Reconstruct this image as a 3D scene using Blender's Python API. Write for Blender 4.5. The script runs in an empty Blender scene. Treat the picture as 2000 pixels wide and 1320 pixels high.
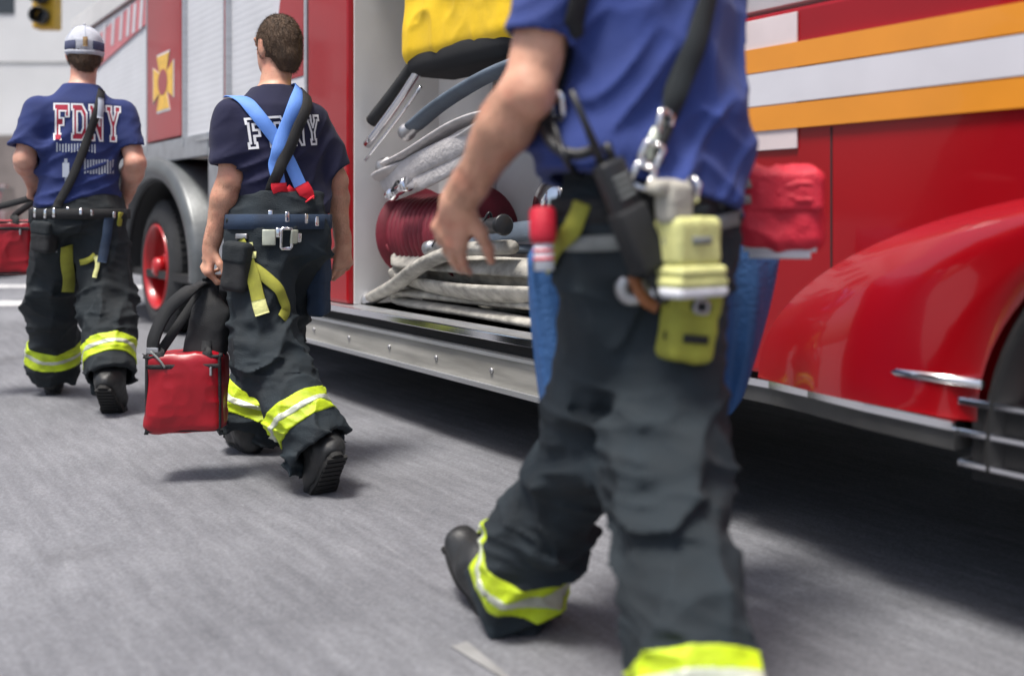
import bpy, bmesh, math, random
import numpy as np
from mathutils import Vector, Matrix
from mathutils.bvhtree import BVHTree

random.seed(7); np.random.seed(7)
S = bpy.context.scene
COL = S.collection
R = math.radians

# ---------------------------------------------------------------- camera, sky, sun, exposure
CAM_H, FPX, HOR = 0.95, 1944.0, 420.0            # camera height, focal length in photo pixels, horizon row
cam = bpy.data.cameras.new('camera'); camo = bpy.data.objects.new('camera', cam); COL.objects.link(camo)
camo.location = (0, 0, CAM_H); camo.rotation_euler = (R(90), 0, 0)
cam.sensor_width = 36.0; cam.lens = 36.0 * FPX / 2000.0
cam.shift_y = -(660.0 - HOR) / 2000.0
cam.clip_start = 0.05; cam.clip_end = 2000
cam.dof.use_dof = True; cam.dof.focus_distance = 3.75; cam.dof.aperture_fstop = 1.4
S.camera = camo
SUN_EL, SUN_AZ = 70.0, 222.0                      # overcast high light, from behind and left of the camera
w = bpy.data.worlds.new('World'); S.world = w; w.use_nodes = True
nt = w.node_tree; bg = nt.nodes['Background']
sky = nt.nodes.new('ShaderNodeTexSky'); sky.sky_type = 'NISHITA'; sky.sun_disc = False
sky.sun_elevation = R(SUN_EL); sky.sun_rotation = R(SUN_AZ); sky.dust_density = 4.0; sky.air_density = 1.0; sky.ozone_density = 0.6
nt.links.new(sky.outputs[0], bg.inputs[0]); bg.inputs[1].default_value = 0.068
sl = bpy.data.lights.new('sun', 'SUN'); so = bpy.data.objects.new('sun', sl); COL.objects.link(so)
sl.energy = 2.0; sl.angle = R(15); sl.color = (1.0, 0.96, 0.9)
az = R(SUN_AZ); el = R(SUN_EL)
sdir = Vector((math.sin(az) * math.cos(el), math.cos(az) * math.cos(el), math.sin(el)))
so.rotation_euler = sdir.to_track_quat('Z', 'Y').to_euler(); so.location = (0, -5, 12)
S.view_settings.view_transform = 'Standard'; S.view_settings.look = 'None'
S.view_settings.exposure = 1.25; S.view_settings.gamma = 1.0; S.view_settings.use_curve_mapping = False
S.cycles.use_denoising = True

def W(px, py, Y):
    "world point seen at a photo pixel at distance Y in front of the camera"
    return np.array([(px - 1000.0) / FPX * Y, Y, CAM_H - (py - HOR) / FPX * Y])

# ---------------------------------------------------------------- materials
MATS = {}
def mat(name, color, rough=0.6, metal=0.0, var=0.12, vscale=6.0, bump=0.0, bscale=60.0, coat=0.0, spec=0.5, sheen=0.0, dirt=None, stretch=None):
    m = bpy.data.materials.new(name); m.use_nodes = True
    n = m.node_tree.nodes; l = m.node_tree.links; b = n['Principled BSDF']
    tc = n.new('ShaderNodeTexCoord'); src = tc.outputs['Object']
    if stretch:
        mp = n.new('ShaderNodeMapping'); mp.inputs['Scale'].default_value = stretch
        l.new(src, mp.inputs[0]); src = mp.outputs[0]
    no = n.new('ShaderNodeTexNoise'); no.inputs['Scale'].default_value = vscale; no.inputs['Detail'].default_value = 6
    l.new(src, no.inputs['Vector'])
    r = n.new('ShaderNodeValToRGB')
    c = np.array(color)
    r.color_ramp.elements[0].position = 0.3; r.color_ramp.elements[1].position = 0.7
    lo = c * (1 - var); hi = np.minimum(c * (1 + var), 1)
    if dirt is not None: lo = np.array(dirt)
    r.color_ramp.elements[0].color = (*lo, 1); r.color_ramp.elements[1].color = (*hi, 1)
    l.new(no.outputs[0], r.inputs[0]); l.new(r.outputs[0], b.inputs['Base Color'])
    mr = n.new('ShaderNodeMapRange'); mr.inputs[3].default_value = max(0.02, rough * 0.85); mr.inputs[4].default_value = min(1, rough * 1.15)
    l.new(no.outputs[0], mr.inputs[0]); l.new(mr.outputs[0], b.inputs['Roughness'])
    b.inputs['Metallic'].default_value = metal; b.inputs['Coat Weight'].default_value = coat; b.inputs['Coat Roughness'].default_value = 0.06
    b.inputs['Specular IOR Level'].default_value = spec; b.inputs['Sheen Weight'].default_value = sheen
    if bump:
        n2 = n.new('ShaderNodeTexNoise'); n2.inputs['Scale'].default_value = bscale; n2.inputs['Detail'].default_value = 4
        l.new(src, n2.inputs['Vector'])
        bp = n.new('ShaderNodeBump'); bp.inputs['Strength'].default_value = bump; bp.inputs['Distance'].default_value = 0.01
        l.new(n2.outputs[0], bp.inputs['Height']); l.new(bp.outputs[0], b.inputs['Normal'])
    MATS[name] = m; return m

mat('red_paint', (0.30, 0.0008, 0.005), 0.35, coat=0.4, var=0.14, vscale=1.2, spec=0.3)
mat('fender_red', (0.30, 0.001, 0.005), 0.25, coat=1.0, var=0.14, vscale=1.2)
mat('white_paint', (0.75, 0.74, 0.73), 0.3, coat=0.6, var=0.04)
mat('orange_tape', (0.72, 0.27, 0.02), 0.35, var=0.05, coat=0.3)
mat('white_tape', (0.62, 0.62, 0.66), 0.35, var=0.04, coat=0.3)
mat('corner_white', (0.66, 0.57, 0.57), 0.35, var=0.08, coat=0.3)
mat('pink_tape', (0.55, 0.16, 0.18), 0.4, var=0.1)
mat('gold', (0.75, 0.45, 0.06), 0.4, var=0.2, vscale=20)
mat('aluminium', (0.52, 0.53, 0.55), 0.38, metal=0.75, var=0.1, vscale=4, bump=0.05, bscale=30, stretch=(1, 1, 12))
mat('shutter', (0.62, 0.63, 0.66), 0.45, metal=0.1, var=0.05, vscale=3)
mat('fender_plate', (0.42, 0.44, 0.47), 0.33, metal=0.7, var=0.15, vscale=9, bump=0.15, bscale=40)
mat('fender_dark', (0.12, 0.13, 0.135), 0.4, metal=0.3, var=0.2, vscale=6, bump=0.1, bscale=30)
mat('chrome', (0.82, 0.82, 0.84), 0.12, metal=1.0, var=0.05)
mat('sill_metal', (0.10, 0.10, 0.10), 0.4, metal=0.6, var=0.2)
mat('dull_steel', (0.45, 0.45, 0.46), 0.4, metal=0.9, var=0.2, vscale=20)
mat('beam', (0.40, 0.39, 0.36), 0.5, metal=0.45, var=0.25, vscale=4, stretch=(0.6, 1, 6), bump=0.1, bscale=15)
mat('bay_wall', (0.68, 0.68, 0.68), 0.5, metal=0.1, var=0.08, vscale=3)
mat('black_frame', (0.012, 0.012, 0.013), 0.7, var=0.3)
mat('rubber', (0.022, 0.023, 0.025), 0.75, var=0.35, vscale=12, bump=0.1, bscale=80)
mat('rim_red', (0.42, 0.006, 0.01), 0.35, coat=0.4, var=0.12)
mat('glass', (0.03, 0.035, 0.04), 0.05, coat=0.5, var=0.05)
mat('hose_grey', (0.36, 0.345, 0.31), 0.9, var=0.4, vscale=14, bump=0.5, bscale=60)
mat('hose_white', (0.52, 0.50, 0.50), 0.85, var=0.12, vscale=14, bump=0.5, bscale=60)
mat('hose_blue', (0.10, 0.13, 0.17), 0.7, var=0.2, vscale=9, bump=0.4, bscale=200)
mat('hose_red', (0.17, 0.012, 0.026), 0.6, var=0.2, vscale=9, bump=0.2, bscale=100)
mat('yellow_vinyl', (0.85, 0.55, 0.01), 0.5, var=0.12, vscale=5, bump=0.3, bscale=14)
mat('canvas_tan', (0.36, 0.24, 0.12), 0.9, var=0.2, bump=0.4, bscale=120)
mat('skin', (0.60, 0.32, 0.215), 0.45, var=0.2, vscale=11, bump=0.10, bscale=160)
mat('skin_pale', (0.62, 0.34, 0.25), 0.5, var=0.14, vscale=11, bump=0.10, bscale=160)
for k_ in ('skin', 'skin_pale'):
    b_ = MATS[k_].node_tree.nodes['Principled BSDF']
    n_ = MATS[k_].node_tree.nodes; l_ = MATS[k_].node_tree.links; cr = [x for x in n_ if x.type == 'VALTORGB'][0]
    t_ = n_.new('ShaderNodeTexCoord'); z1 = n_.new('ShaderNodeTexNoise'); z1.inputs['Scale'].default_value = 19; z1.inputs['Detail'].default_value = 5; l_.new(t_.outputs['Object'], z1.inputs['Vector'])
    q1 = n_.new('ShaderNodeMapRange'); q1.inputs[1].default_value = .45; q1.inputs[2].default_value = .75; q1.inputs[4].default_value = .55; l_.new(z1.outputs[0], q1.inputs[0])
    x1 = n_.new('ShaderNodeMix'); x1.data_type = 'RGBA'; l_.new(q1.outputs[0], x1.inputs[0]); l_.new(cr.outputs[0], x1.inputs[6]); x1.inputs[7].default_value = (.56, .19, .125, 1)
    z2 = n_.new('ShaderNodeTexNoise'); z2.inputs['Scale'].default_value = 210; z2.inputs['Detail'].default_value = 2; l_.new(t_.outputs['Object'], z2.inputs['Vector'])
    q2 = n_.new('ShaderNodeMapRange'); q2.inputs[1].default_value = .62; q2.inputs[2].default_value = .72; q2.inputs[4].default_value = .5; l_.new(z2.outputs[0], q2.inputs[0])
    x2 = n_.new('ShaderNodeMix'); x2.data_type = 'RGBA'; l_.new(q2.outputs[0], x2.inputs[0]); l_.new(x1.outputs[2], x2.inputs[6]); x2.inputs[7].default_value = (.33, .14, .08, 1); l_.new(x2.outputs[2], b_.inputs['Base Color'])
    b_.inputs['Subsurface Weight'].default_value = 0.12; b_.inputs['Subsurface Radius'].default_value = (0.012, 0.005, 0.003)
mat('arm_hair', (0.16, 0.08, 0.035), 0.6, var=0.3)
mat('hair_brown', (0.085, 0.050, 0.028), 0.7, var=0.4, vscale=60, bump=0.8, bscale=180, stretch=(1, 1, 0.25))
mat('shirt_blue', (0.021, 0.042, 0.19), 0.85, var=0.12, vscale=5, bump=0.25, bscale=400, sheen=0.06)
mat('shirt_navy', (0.006, 0.007, 0.036), 0.88, var=0.15, vscale=5, bump=0.25, bscale=400, sheen=0.04)
mat('shirt_mid', (0.014, 0.028, 0.13), 0.88, var=0.15, vscale=5, bump=0.25, bscale=400, sheen=0.05)
mat('bunker', (0.0115, 0.0195, 0.026), 0.82, var=0.35, vscale=7, bump=0.5, bscale=260, sheen=0.0)
mat('bunker_black', (0.009, 0.0145, 0.0185), 0.8, var=0.35, vscale=7, bump=0.5, bscale=260, sheen=0.0)
mat('lime', (0.60, 0.78, 0.012), 0.5, var=0.06, vscale=16, dirt=(0.36, 0.46, 0.015), bump=0.3, bscale=200)
mat('reflective', (0.55, 0.58, 0.48), 0.35, var=0.15, vscale=30, metal=0.3)
mat('olive_web', (0.34, 0.34, 0.045), 0.8, var=0.2, vscale=14, bump=0.4, bscale=300)
mat('black_web', (0.012, 0.013, 0.015), 0.75, var=0.3, vscale=20, bump=0.4, bscale=300)
mat('grey_web', (0.20, 0.215, 0.21), 0.8, var=0.2, vscale=20, bump=0.4, bscale=300)
mat('blue_web', (0.13, 0.30, 0.80), 0.6, var=0.1, vscale=14, bump=0.3, bscale=300)
mat('navy_web', (0.02, 0.04, 0.08), 0.8, var=0.2, vscale=14, bump=0.4, bscale=300)
mat('red_web', (0.75, 0.01, 0.03), 0.65, var=0.1, vscale=14, bump=0.3, bscale=300)
mat('red_vinyl', (0.33, 0.003, 0.012), 0.36, var=0.2, vscale=6, bump=0.35, bscale=10)
mat('red_cordura', (0.62, 0.015, 0.04), 0.55, var=0.12, vscale=9, bump=0.4, bscale=160)
mat('black_plastic', (0.015, 0.016, 0.018), 0.4, var=0.25, vscale=20)
mat('boot_rubber', (0.016, 0.017, 0.018), 0.48, var=0.3, vscale=12, bump=0.15, bscale=90)
mat('sole_rubber', (0.012, 0.012, 0.012), 0.8, var=0.3)
mat('print_white', (0.75, 0.76, 0.80), 0.8, var=0.06)
mat('print_red', (0.40, 0.02, 0.05), 0.8, var=0.15)
mat('print_grey', (0.38, 0.42, 0.50), 0.85, var=0.15)
mat('cap_grey', (0.50, 0.52, 0.58), 0.85, var=0.1, vscale=12, bump=0.3, bscale=300)
mat('cap_navy', (0.07, 0.08, 0.15), 0.85, var=0.1)
mat('tarp_blue', (0.028, 0.10, 0.27), 0.62, var=0.22, vscale=5, bump=0.35, bscale=60)
mat('pale_yellow', (0.66, 0.66, 0.27), 0.65, var=0.12, vscale=14, bump=0.35, bscale=150)
mat('glove_leather', (0.44, 0.42, 0.36), 0.8, var=0.2, vscale=20, bump=0.3, bscale=90)
mat('brown_leather', (0.30, 0.11, 0.04), 0.6, var=0.2, vscale=20, bump=0.2, bscale=120)
mat('building_stone', (0.66, 0.66, 0.66), 0.85, var=0.07, vscale=0.6, bump=0.2, bscale=8)
mat('building_plinth', (0.20, 0.17, 0.16), 0.8, var=0.2, vscale=2, bump=0.2, bscale=8)
mat('signal_yellow', (0.60, 0.36, 0.02), 0.45, var=0.1)
mat('car_maroon', (0.14, 0.012, 0.02), 0.3, coat=0.8, var=0.06)
mat('lamp_red', (0.40, 0.01, 0.01), 0.25, coat=0.5)
mat('line_paint', (0.72, 0.72, 0.72), 0.7, var=0.1, vscale=9, dirt=(0.35, 0.35, 0.36))
mat('worn_paint', (0.34, 0.34, 0.34), 0.8, var=0.1, vscale=7, dirt=(0.17, 0.17, 0.172))
mat('kerb_stone', (0.36, 0.36, 0.35), 0.85, var=0.15, vscale=3, bump=0.2, bscale=30)

def asphalt():
    m = bpy.data.materials.new('asphalt'); m.use_nodes = True; n = m.node_tree.nodes; l = m.node_tree.links; b = n['Principled BSDF']
    tc = n.new('ShaderNodeTexCoord')
    def noise(scale, detail, vec, rough=0.55):
        k = n.new('ShaderNodeTexNoise'); k.inputs['Scale'].default_value = scale; k.inputs['Detail'].default_value = detail
        k.inputs['Roughness'].default_value = rough; l.new(vec, k.inputs['Vector']); return k.outputs[0]
    rot = n.new('ShaderNodeMapping'); rot.inputs['Rotation'].default_value = (0, 0, R(-124.8)); l.new(tc.outputs['Object'], rot.inputs[0])
    st = n.new('ShaderNodeMapping'); st.inputs['Scale'].default_value = (0.13, 1, 1); l.new(rot.outputs[0], st.inputs[0])
    big = noise(0.9, 4, tc.outputs['Object']); wear = noise(20, 6, st.outputs[0], 0.7); grain = noise(140, 3, tc.outputs['Object'], 0.7)
    vor = n.new('ShaderNodeTexVoronoi'); vor.inputs['Scale'].default_value = 95; l.new(tc.outputs['Object'], vor.inputs['Vector'])
    def mul(a, k):
        q = n.new('ShaderNodeMath'); q.operation = 'MULTIPLY'; l.new(a, q.inputs[0]); q.inputs[1].default_value = k; return q.outputs[0]
    def add(a, c):
        q = n.new('ShaderNodeMath'); q.operation = 'ADD'; l.new(a, q.inputs[0]); l.new(c, q.inputs[1]); return q.outputs[0]
    s = add(add(mul(big, 0.48), mul(wear, 0.46)), mul(grain, 0.20))
    r = n.new('ShaderNodeValToRGB'); e = r.color_ramp.elements
    e[0].position = 0.36; e[0].color = (0.082, 0.085, 0.096, 1); e[1].position = 0.74; e[1].color = (0.225, 0.231, 0.252, 1)
    k = e.new(0.54); k.color = (0.142, 0.146, 0.162, 1)
    l.new(s, r.inputs[0])
    st2 = n.new('ShaderNodeMapping'); st2.inputs['Scale'].default_value = (0.9, 7, 1); l.new(rot.outputs[0], st2.inputs[0])
    fl = noise(3.2, 8, st2.outputs[0], 0.75); fr_ = n.new('ShaderNodeValToRGB'); fr_.color_ramp.elements[0].position = 0.60; fr_.color_ramp.elements[1].position = 0.74; l.new(fl, fr_.inputs[0])
    mx = n.new('ShaderNodeMix'); mx.data_type = 'RGBA'; l.new(mul(fr_.outputs[0], 0.55), mx.inputs[0]); l.new(r.outputs[0], mx.inputs[6]); mx.inputs[7].default_value = (0.34, 0.345, 0.36, 1)
    ol = noise(1.3, 5, tc.outputs['Object'], 0.6); orr = n.new('ShaderNodeValToRGB'); orr.color_ramp.elements[0].position = 0.62; orr.color_ramp.elements[1].position = 0.72; l.new(ol, orr.inputs[0])
    m2 = n.new('ShaderNodeMix'); m2.data_type = 'RGBA'; l.new(mul(orr.outputs[0], 0.45), m2.inputs[0]); l.new(mx.outputs[2], m2.inputs[6]); m2.inputs[7].default_value = (0.055, 0.055, 0.06, 1)
    vc = n.new('ShaderNodeTexVoronoi'); vc.feature = 'DISTANCE_TO_EDGE'; vc.inputs['Scale'].default_value = 0.55
    wn = n.new('ShaderNodeVectorMath'); wn.operation = 'ADD'; nz = n.new('ShaderNodeTexNoise'); nz.inputs['Scale'].default_value = 3.5; nz.inputs['Detail'].default_value = 6; l.new(tc.outputs['Object'], nz.inputs['Vector'])
    sc_ = n.new('ShaderNodeVectorMath'); sc_.operation = 'SCALE'; sc_.inputs[3].default_value = 0.55; l.new(nz.outputs['Color'], sc_.inputs[0]); l.new(tc.outputs['Object'], wn.inputs[0]); l.new(sc_.outputs[0], wn.inputs[1]); l.new(wn.outputs[0], vc.inputs['Vector'])
    ck = n.new('ShaderNodeMapRange'); ck.inputs[1].default_value = 0.0; ck.inputs[2].default_value = 0.006; ck.inputs[3].default_value = 0.0; ck.inputs[4].default_value = 0.0; l.new(vc.outputs[0], ck.inputs[0])
    m3 = n.new('ShaderNodeMix'); m3.data_type = 'RGBA'; l.new(ck.outputs[0], m3.inputs[0]); l.new(m2.outputs[2], m3.inputs[6]); m3.inputs[7].default_value = (0.04, 0.04, 0.043, 1)
    vs = n.new('ShaderNodeTexVoronoi'); vs.inputs['Scale'].default_value = 120; l.new(tc.outputs['Object'], vs.inputs['Vector'])
    sp = n.new('ShaderNodeSeparateColor'); l.new(vs.outputs['Color'], sp.inputs[0]); sr_ = n.new('ShaderNodeMapRange'); sr_.inputs[3].default_value = 0.86; sr_.inputs[4].default_value = 1.16; l.new(sp.outputs[0], sr_.inputs[0])
    mv = n.new('ShaderNodeVectorMath'); mv.operation = 'SCALE'; l.new(m3.outputs[2], mv.inputs[0]); l.new(sr_.outputs[0], mv.inputs[3])
    l.new(mv.outputs[0], b.inputs['Base Color'])
    b.inputs['Roughness'].default_value = 0.78
    bp = n.new('ShaderNodeBump'); bp.inputs['Strength'].default_value = 0.4; bp.inputs['Distance'].default_value = 0.006
    l.new(add(mul(vor.outputs[0], 0.6), grain), bp.inputs['Height']); l.new(bp.outputs[0], b.inputs['Normal'])
    MATS['asphalt'] = m
asphalt()

# ---------------------------------------------------------------- object helpers
def tag(o, label=None, cat=None, group=None, kind=None):
    if label: o['label'] = label
    if cat: o['category'] = cat
    if group: o['group'] = group
    if kind: o['kind'] = kind
    return o
def empty(name, loc, rz=0.0):
    o = bpy.data.objects.new(name, None); COL.objects.link(o); o.location = loc; o.rotation_euler = (0, 0, rz); o.empty_display_size = 0.1
    return o
def link(name, me, m, parent=None):
    if m: me.materials.append(MATS[m])
    o = bpy.data.objects.new(name, me); COL.objects.link(o)
    if parent is not None: o.parent = parent
    return o
def rootloc(o):
    v = np.zeros(3)
    while o is not None:
        v += np.array(o.location); o = o.parent
    return v
def mesh_np(name, V, Q, m, parent=None, smooth=True, world=True):
    "V (n,3); Q (k,4) or (k,3). With world=True V is in world space and an unrotated parent chain is subtracted."
    V = np.asarray(V, float); Q = np.asarray(Q, np.int32)
    if world and parent is not None: V = V - rootloc(parent)
    me = bpy.data.meshes.new(name); nv, nf, k = len(V), len(Q), Q.shape[1]
    me.vertices.add(nv); me.vertices.foreach_set('co', V.astype(np.float32).ravel())
    me.loops.add(nf * k); me.loops.foreach_set('vertex_index', Q.ravel())
    me.polygons.add(nf); me.polygons.foreach_set('loop_start', np.arange(0, nf * k, k, dtype=np.int32))
    me.update(calc_edges=True); me.validate()
    if smooth: me.polygons.foreach_set('use_smooth', np.ones(nf, bool))
    return link(name, me, m, parent)
class MB:
    "collects boxes, tubes, sheets, prisms; build() links them as one mesh"
    def __init__(s): s.bm = bmesh.new()
    def box(s, lo, hi, bev=0.0, M=None):
        lo, hi = np.minimum(lo, hi), np.maximum(lo, hi)
        r = bmesh.ops.create_cube(s.bm, size=1.0)['verts']
        c = (np.array(lo) + np.array(hi)) / 2; d = np.array(hi) - np.array(lo)
        for v in r: v.co = Vector((v.co.x * d[0] + c[0], v.co.y * d[1] + c[1], v.co.z * d[2] + c[2]))
        if bev:
            es = list({e for v in r for e in v.link_edges})
            r2 = bmesh.ops.bevel(s.bm, geom=es, offset=bev, segments=2, affect='EDGES', profile=0.6)
            r = list({v for f in r2['faces'] for v in f.verts} | {v for v in r if v.is_valid})
        if M is not None:
            for v in r: v.co = M @ v.co
        return s
    def tube(s, pts, r, n=8, flat=None, cap=True):
        "tube through pts; r number or list; flat=(half width, half thickness) makes a flattened section"
        P = [Vector(p) for p in pts]; rings = []; up = None
        for i, p in enumerate(P):
            t = (P[min(i + 1, len(P) - 1)] - P[max(i - 1, 0)]).normalized()
            if up is None:
                up = Vector((0, 0, 1)) if abs(t.z) < 0.9 else Vector((1, 0, 0))
            up = (up - t * up.dot(t)); up = up.normalized() if up.length > 1e-5 else t.orthogonal().normalized()
            sd = t.cross(up); rr = r[i] if isinstance(r, (list, tuple, np.ndarray)) else r
            a, b = (rr, rr) if flat is None else flat
            rings.append([s.bm.verts.new(p + sd * (math.cos(2 * math.pi * k / n) * a) + up * (math.sin(2 * math.pi * k / n) * b)) for k in range(n)])
        for A, B in zip(rings, rings[1:]):
            for k in range(n): s.bm.faces.new((A[k], A[(k + 1) % n], B[(k + 1) % n], B[k]))
        if cap and (P[0] - P[-1]).length > 1e-4: s.bm.faces.new(rings[0][::-1]); s.bm.faces.new(rings[-1])
        return s
    def prism(s, poly, fn, lo, hi):
        "2-D polygon extruded: fn(a, b, c) -> point, c from lo to hi"
        A = [s.bm.verts.new(fn(a, b, lo)) for a, b in poly]; B = [s.bm.verts.new(fn(a, b, hi)) for a, b in poly]
        s.bm.faces.new(A[::-1]); s.bm.faces.new(B); n = len(poly)
        for i in range(n): s.bm.faces.new((A[i], A[(i + 1) % n], B[(i + 1) % n], B[i]))
        return s
    def lathe(s, prof, fn, n=40, closed=True):
        "prof: (axial, radius) list; fn(axial, r*cos, r*sin) -> point"
        rings = []
        for a, r in prof: rings.append([s.bm.verts.new(fn(a, r * math.cos(2 * math.pi * k / n), r * math.sin(2 * math.pi * k / n))) for k in range(n)])
        pr = list(zip(rings, rings[1:])) + ([(rings[-1], rings[0])] if closed else [])
        for A, B in pr:
            for k in range(n): s.bm.faces.new((A[k], A[(k + 1) % n], B[(k + 1) % n], B[k]))
        return s
    def build(s, name, m, parent=None, smooth=False, world=False):
        bmesh.ops.recalc_face_normals(s.bm, faces=s.bm.faces[:])
        if world and parent is not None:
            o = Vector(rootloc(parent))
            for v in s.bm.verts: v.co -= o
        me = bpy.data.meshes.new(name); s.bm.to_mesh(me); s.bm.free()
        if smooth: me.polygons.foreach_set('use_smooth', np.ones(len(me.polygons), bool))
        ob = link(name, me, m, parent)
        return ob

# ---------------------------------------------------------------- noise and distance-field surfaces
def _h(i, j, k):
    n = (i * 73856093) ^ (j * 19349663) ^ (k * 83492791)
    n = (n ^ (n >> 13)) * 1274126177; n = n & 0x7fffffff
    return ((n ^ (n >> 16)) & 0xffff) / 32767.5 - 1.0
def vnoise(p):
    i = np.floor(p).astype(np.int64); f = p - i; u = f * f * (3 - 2 * f); r = 0
    for a in (0, 1):
        wa = u[:, 0] if a else 1 - u[:, 0]
        for b in (0, 1):
            wb = u[:, 1] if b else 1 - u[:, 1]
            for c in (0, 1):
                r = r + wa * wb * (u[:, 2] if c else 1 - u[:, 2]) * _h(i[:, 0] + a, i[:, 1] + b, i[:, 2] + c)
    return r
def ridge(p): return (1 - np.abs(vnoise(p))) ** 3
def smin(a, b, k):
    h = np.maximum(k - np.abs(a - b), 0) / k
    return np.minimum(a, b) - h * h * k * 0.25
def A3(*v): return np.array(v, float)
def unit(v): v = np.asarray(v, float); return v / np.linalg.norm(v)

class Vol:
    def __init__(s, lo, hi, h):
        s.lo = np.array(lo, float); s.h = h
        s.n = np.maximum(((np.array(hi) - s.lo) / h).astype(int) + 2, 4)
        s.d = np.full(s.n, 0.09, np.float32); s.keep = {}
    def _sub(s, lo, hi):
        a = np.clip(((np.minimum(lo, hi) - s.lo) / s.h).astype(int) - 1, 0, s.n); b = np.clip(((np.maximum(lo, hi) - s.lo) / s.h).astype(int) + 2, 0, s.n)
        sl_ = tuple(slice(x, y) for x, y in zip(a, b))
        g = np.meshgrid(*[s.lo[i] + s.h * np.arange(a[i], b[i]) for i in range(3)], indexing='ij')
        return sl_, np.stack(g, -1)
    def op(s, fn, lo, hi, k=0.02, mode='u', mg=0.06):
        sl_, P = s._sub(np.asarray(lo) - mg, np.asarray(hi) + mg)
        if P.size == 0: return
        d = s.d[sl_]; q = fn(P)
        if mode == 'u': q = smin(d, q, k)
        elif mode == 's': q = np.maximum(d, -q)
        elif mode == 'i': q = np.maximum(d, q)
        s.d[sl_] = q
    def cone(s, a, b, ra, rb, k=0.02, mode='u', sq=None):
        a = np.asarray(a, float); b = np.asarray(b, float)
        def fn(P):
            X = P - a; ba = b - a; t = np.clip((X @ ba) / max(ba @ ba, 1e-9), 0, 1)
            D = X - t[..., None] * ba
            if sq is not None:
                ax, f = sq; D = D + ((D @ ax) * (f - 1))[..., None] * ax
            return np.sqrt((D * D).sum(-1)) - (ra + (rb - ra) * t)
        r = max(ra, rb); s.op(fn, np.minimum(a, b) - r, np.maximum(a, b) + r, k, mode)
    def loft(s, a, b, L, F, st, k=0.02, mode='u', grow=0.0):
        "elliptic loft from a to b; st rows (t, half width, half depth, forward shift)"
        a = np.asarray(a, float); b = np.asarray(b, float); st = np.array(st, float); ba = b - a; ln = np.linalg.norm(ba)
        def fn(P):
            X = P - a; t = (X @ ba) / (ln * ln); tc = np.clip(t, 0, 1); C = X - tc[..., None] * ba
            rl = np.interp(tc, st[:, 0], st[:, 1]) + grow; rq = np.interp(tc, st[:, 0], st[:, 2]) + grow; sh = np.interp(tc, st[:, 0], st[:, 3])
            x = C @ L; y = C @ F - sh
            e = np.abs(x / rl) ** 2.3 + np.abs(y / rq) ** 2.3
            d = (e ** (1 / 2.3) - 1) * np.minimum(rl, rq)
            ex = (np.abs(t - tc)) * ln
            return np.where(ex > 0, np.sqrt(np.maximum(d, 0) ** 2 + ex ** 2), d)
        r = st[:, 1:3].max() + abs(st[:, 3]).max() + grow
        s.op(fn, np.minimum(a, b) - r, np.maximum(a, b) + r, k, mode)
    def ball(s, c, ax, rad, k=0.02, mode='u'):
        "ellipsoid with axes ax (3 unit vectors) and radii"
        c = np.asarray(c, float); ax = np.array(ax, float); rad = np.array(rad, float)
        def fn(P):
            X = (P - c) @ ax.T / rad; r = np.sqrt((X * X).sum(-1)); return (r - 1) * rad.min()
        s.op(fn, c - rad.max(), c + rad.max(), k, mode)
    def rbox(s, c, ax, half, rr, k=0.01, mode='u'):
        c = np.asarray(c, float); ax = np.array(ax, float); half = np.array(half, float)
        def fn(P):
            q = np.abs((P - c) @ ax.T) - (half - rr)
            return np.sqrt((np.maximum(q, 0) ** 2).sum(-1)) + np.minimum(q.max(-1), 0) - rr
        e = np.linalg.norm(half); s.op(fn, c - e, c + e, k, mode)
    def cut(s, p, nrm, mode='i', lo=None, hi=None):
        "remove what lies on the side the normal points to"
        lo = s.lo if lo is None else lo; hi = s.lo + s.h * s.n if hi is None else hi
        s.op(lambda P: (P - np.asarray(p)) @ np.asarray(nrm), lo, hi, 0.01, mode, mg=0)
    def displace(s, fn):
        m = np.abs(s.d) < 0.045; idx = np.argwhere(m)
        if len(idx): s.d[m] += fn(s.lo + s.h * idx).astype(np.float32)
    def mesh(s, name, m, parent=None):
        d = s.d; h = s.h
        d[0] = d[-1] = 0.05; d[:, 0] = d[:, -1] = 0.05; d[:, :, 0] = d[:, :, -1] = 0.05
        ins = d < 0; n = np.array(d.shape) - 1
        sl0 = [slice(0, n[i]) for i in range(3)]; sl1 = [slice(1, n[i] + 1) for i in range(3)]
        corners = [(a, b, c) for a in (0, 1) for b in (0, 1) for c in (0, 1)]
        anyv = np.zeros(n, bool); allv = np.ones(n, bool)
        for q in corners:
            v = ins[tuple(sl1[i] if q[i] else sl0[i] for i in range(3))]; anyv |= v; allv &= v
        act = anyv & ~allv; ijk = np.argwhere(act); N = len(ijk)
        idx = np.full(n, -1, np.int32); idx[act] = np.arange(N, dtype=np.int32)
        val = {q: d[ijk[:, 0] + q[0], ijk[:, 1] + q[1], ijk[:, 2] + q[2]] for q in corners}
        acc = np.zeros((N, 3)); cnt = np.zeros(N)
        for q in corners:
            for ax in range(3):
                if q[ax] == 0:
                    q2 = list(q); q2[ax] = 1; v0 = val[q]; v1 = val[tuple(q2)]; c = (v0 < 0) != (v1 < 0)
                    t = np.where(c, v0 / np.where(c, v0 - v1, 1), 0); p = np.tile(np.array(q, float), (N, 1)); p[:, ax] += t
                    acc[c] += p[c]; cnt[c] += 1
        V = s.lo + h * (ijk + acc / np.maximum(cnt, 1)[:, None])
        Q = []
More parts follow.
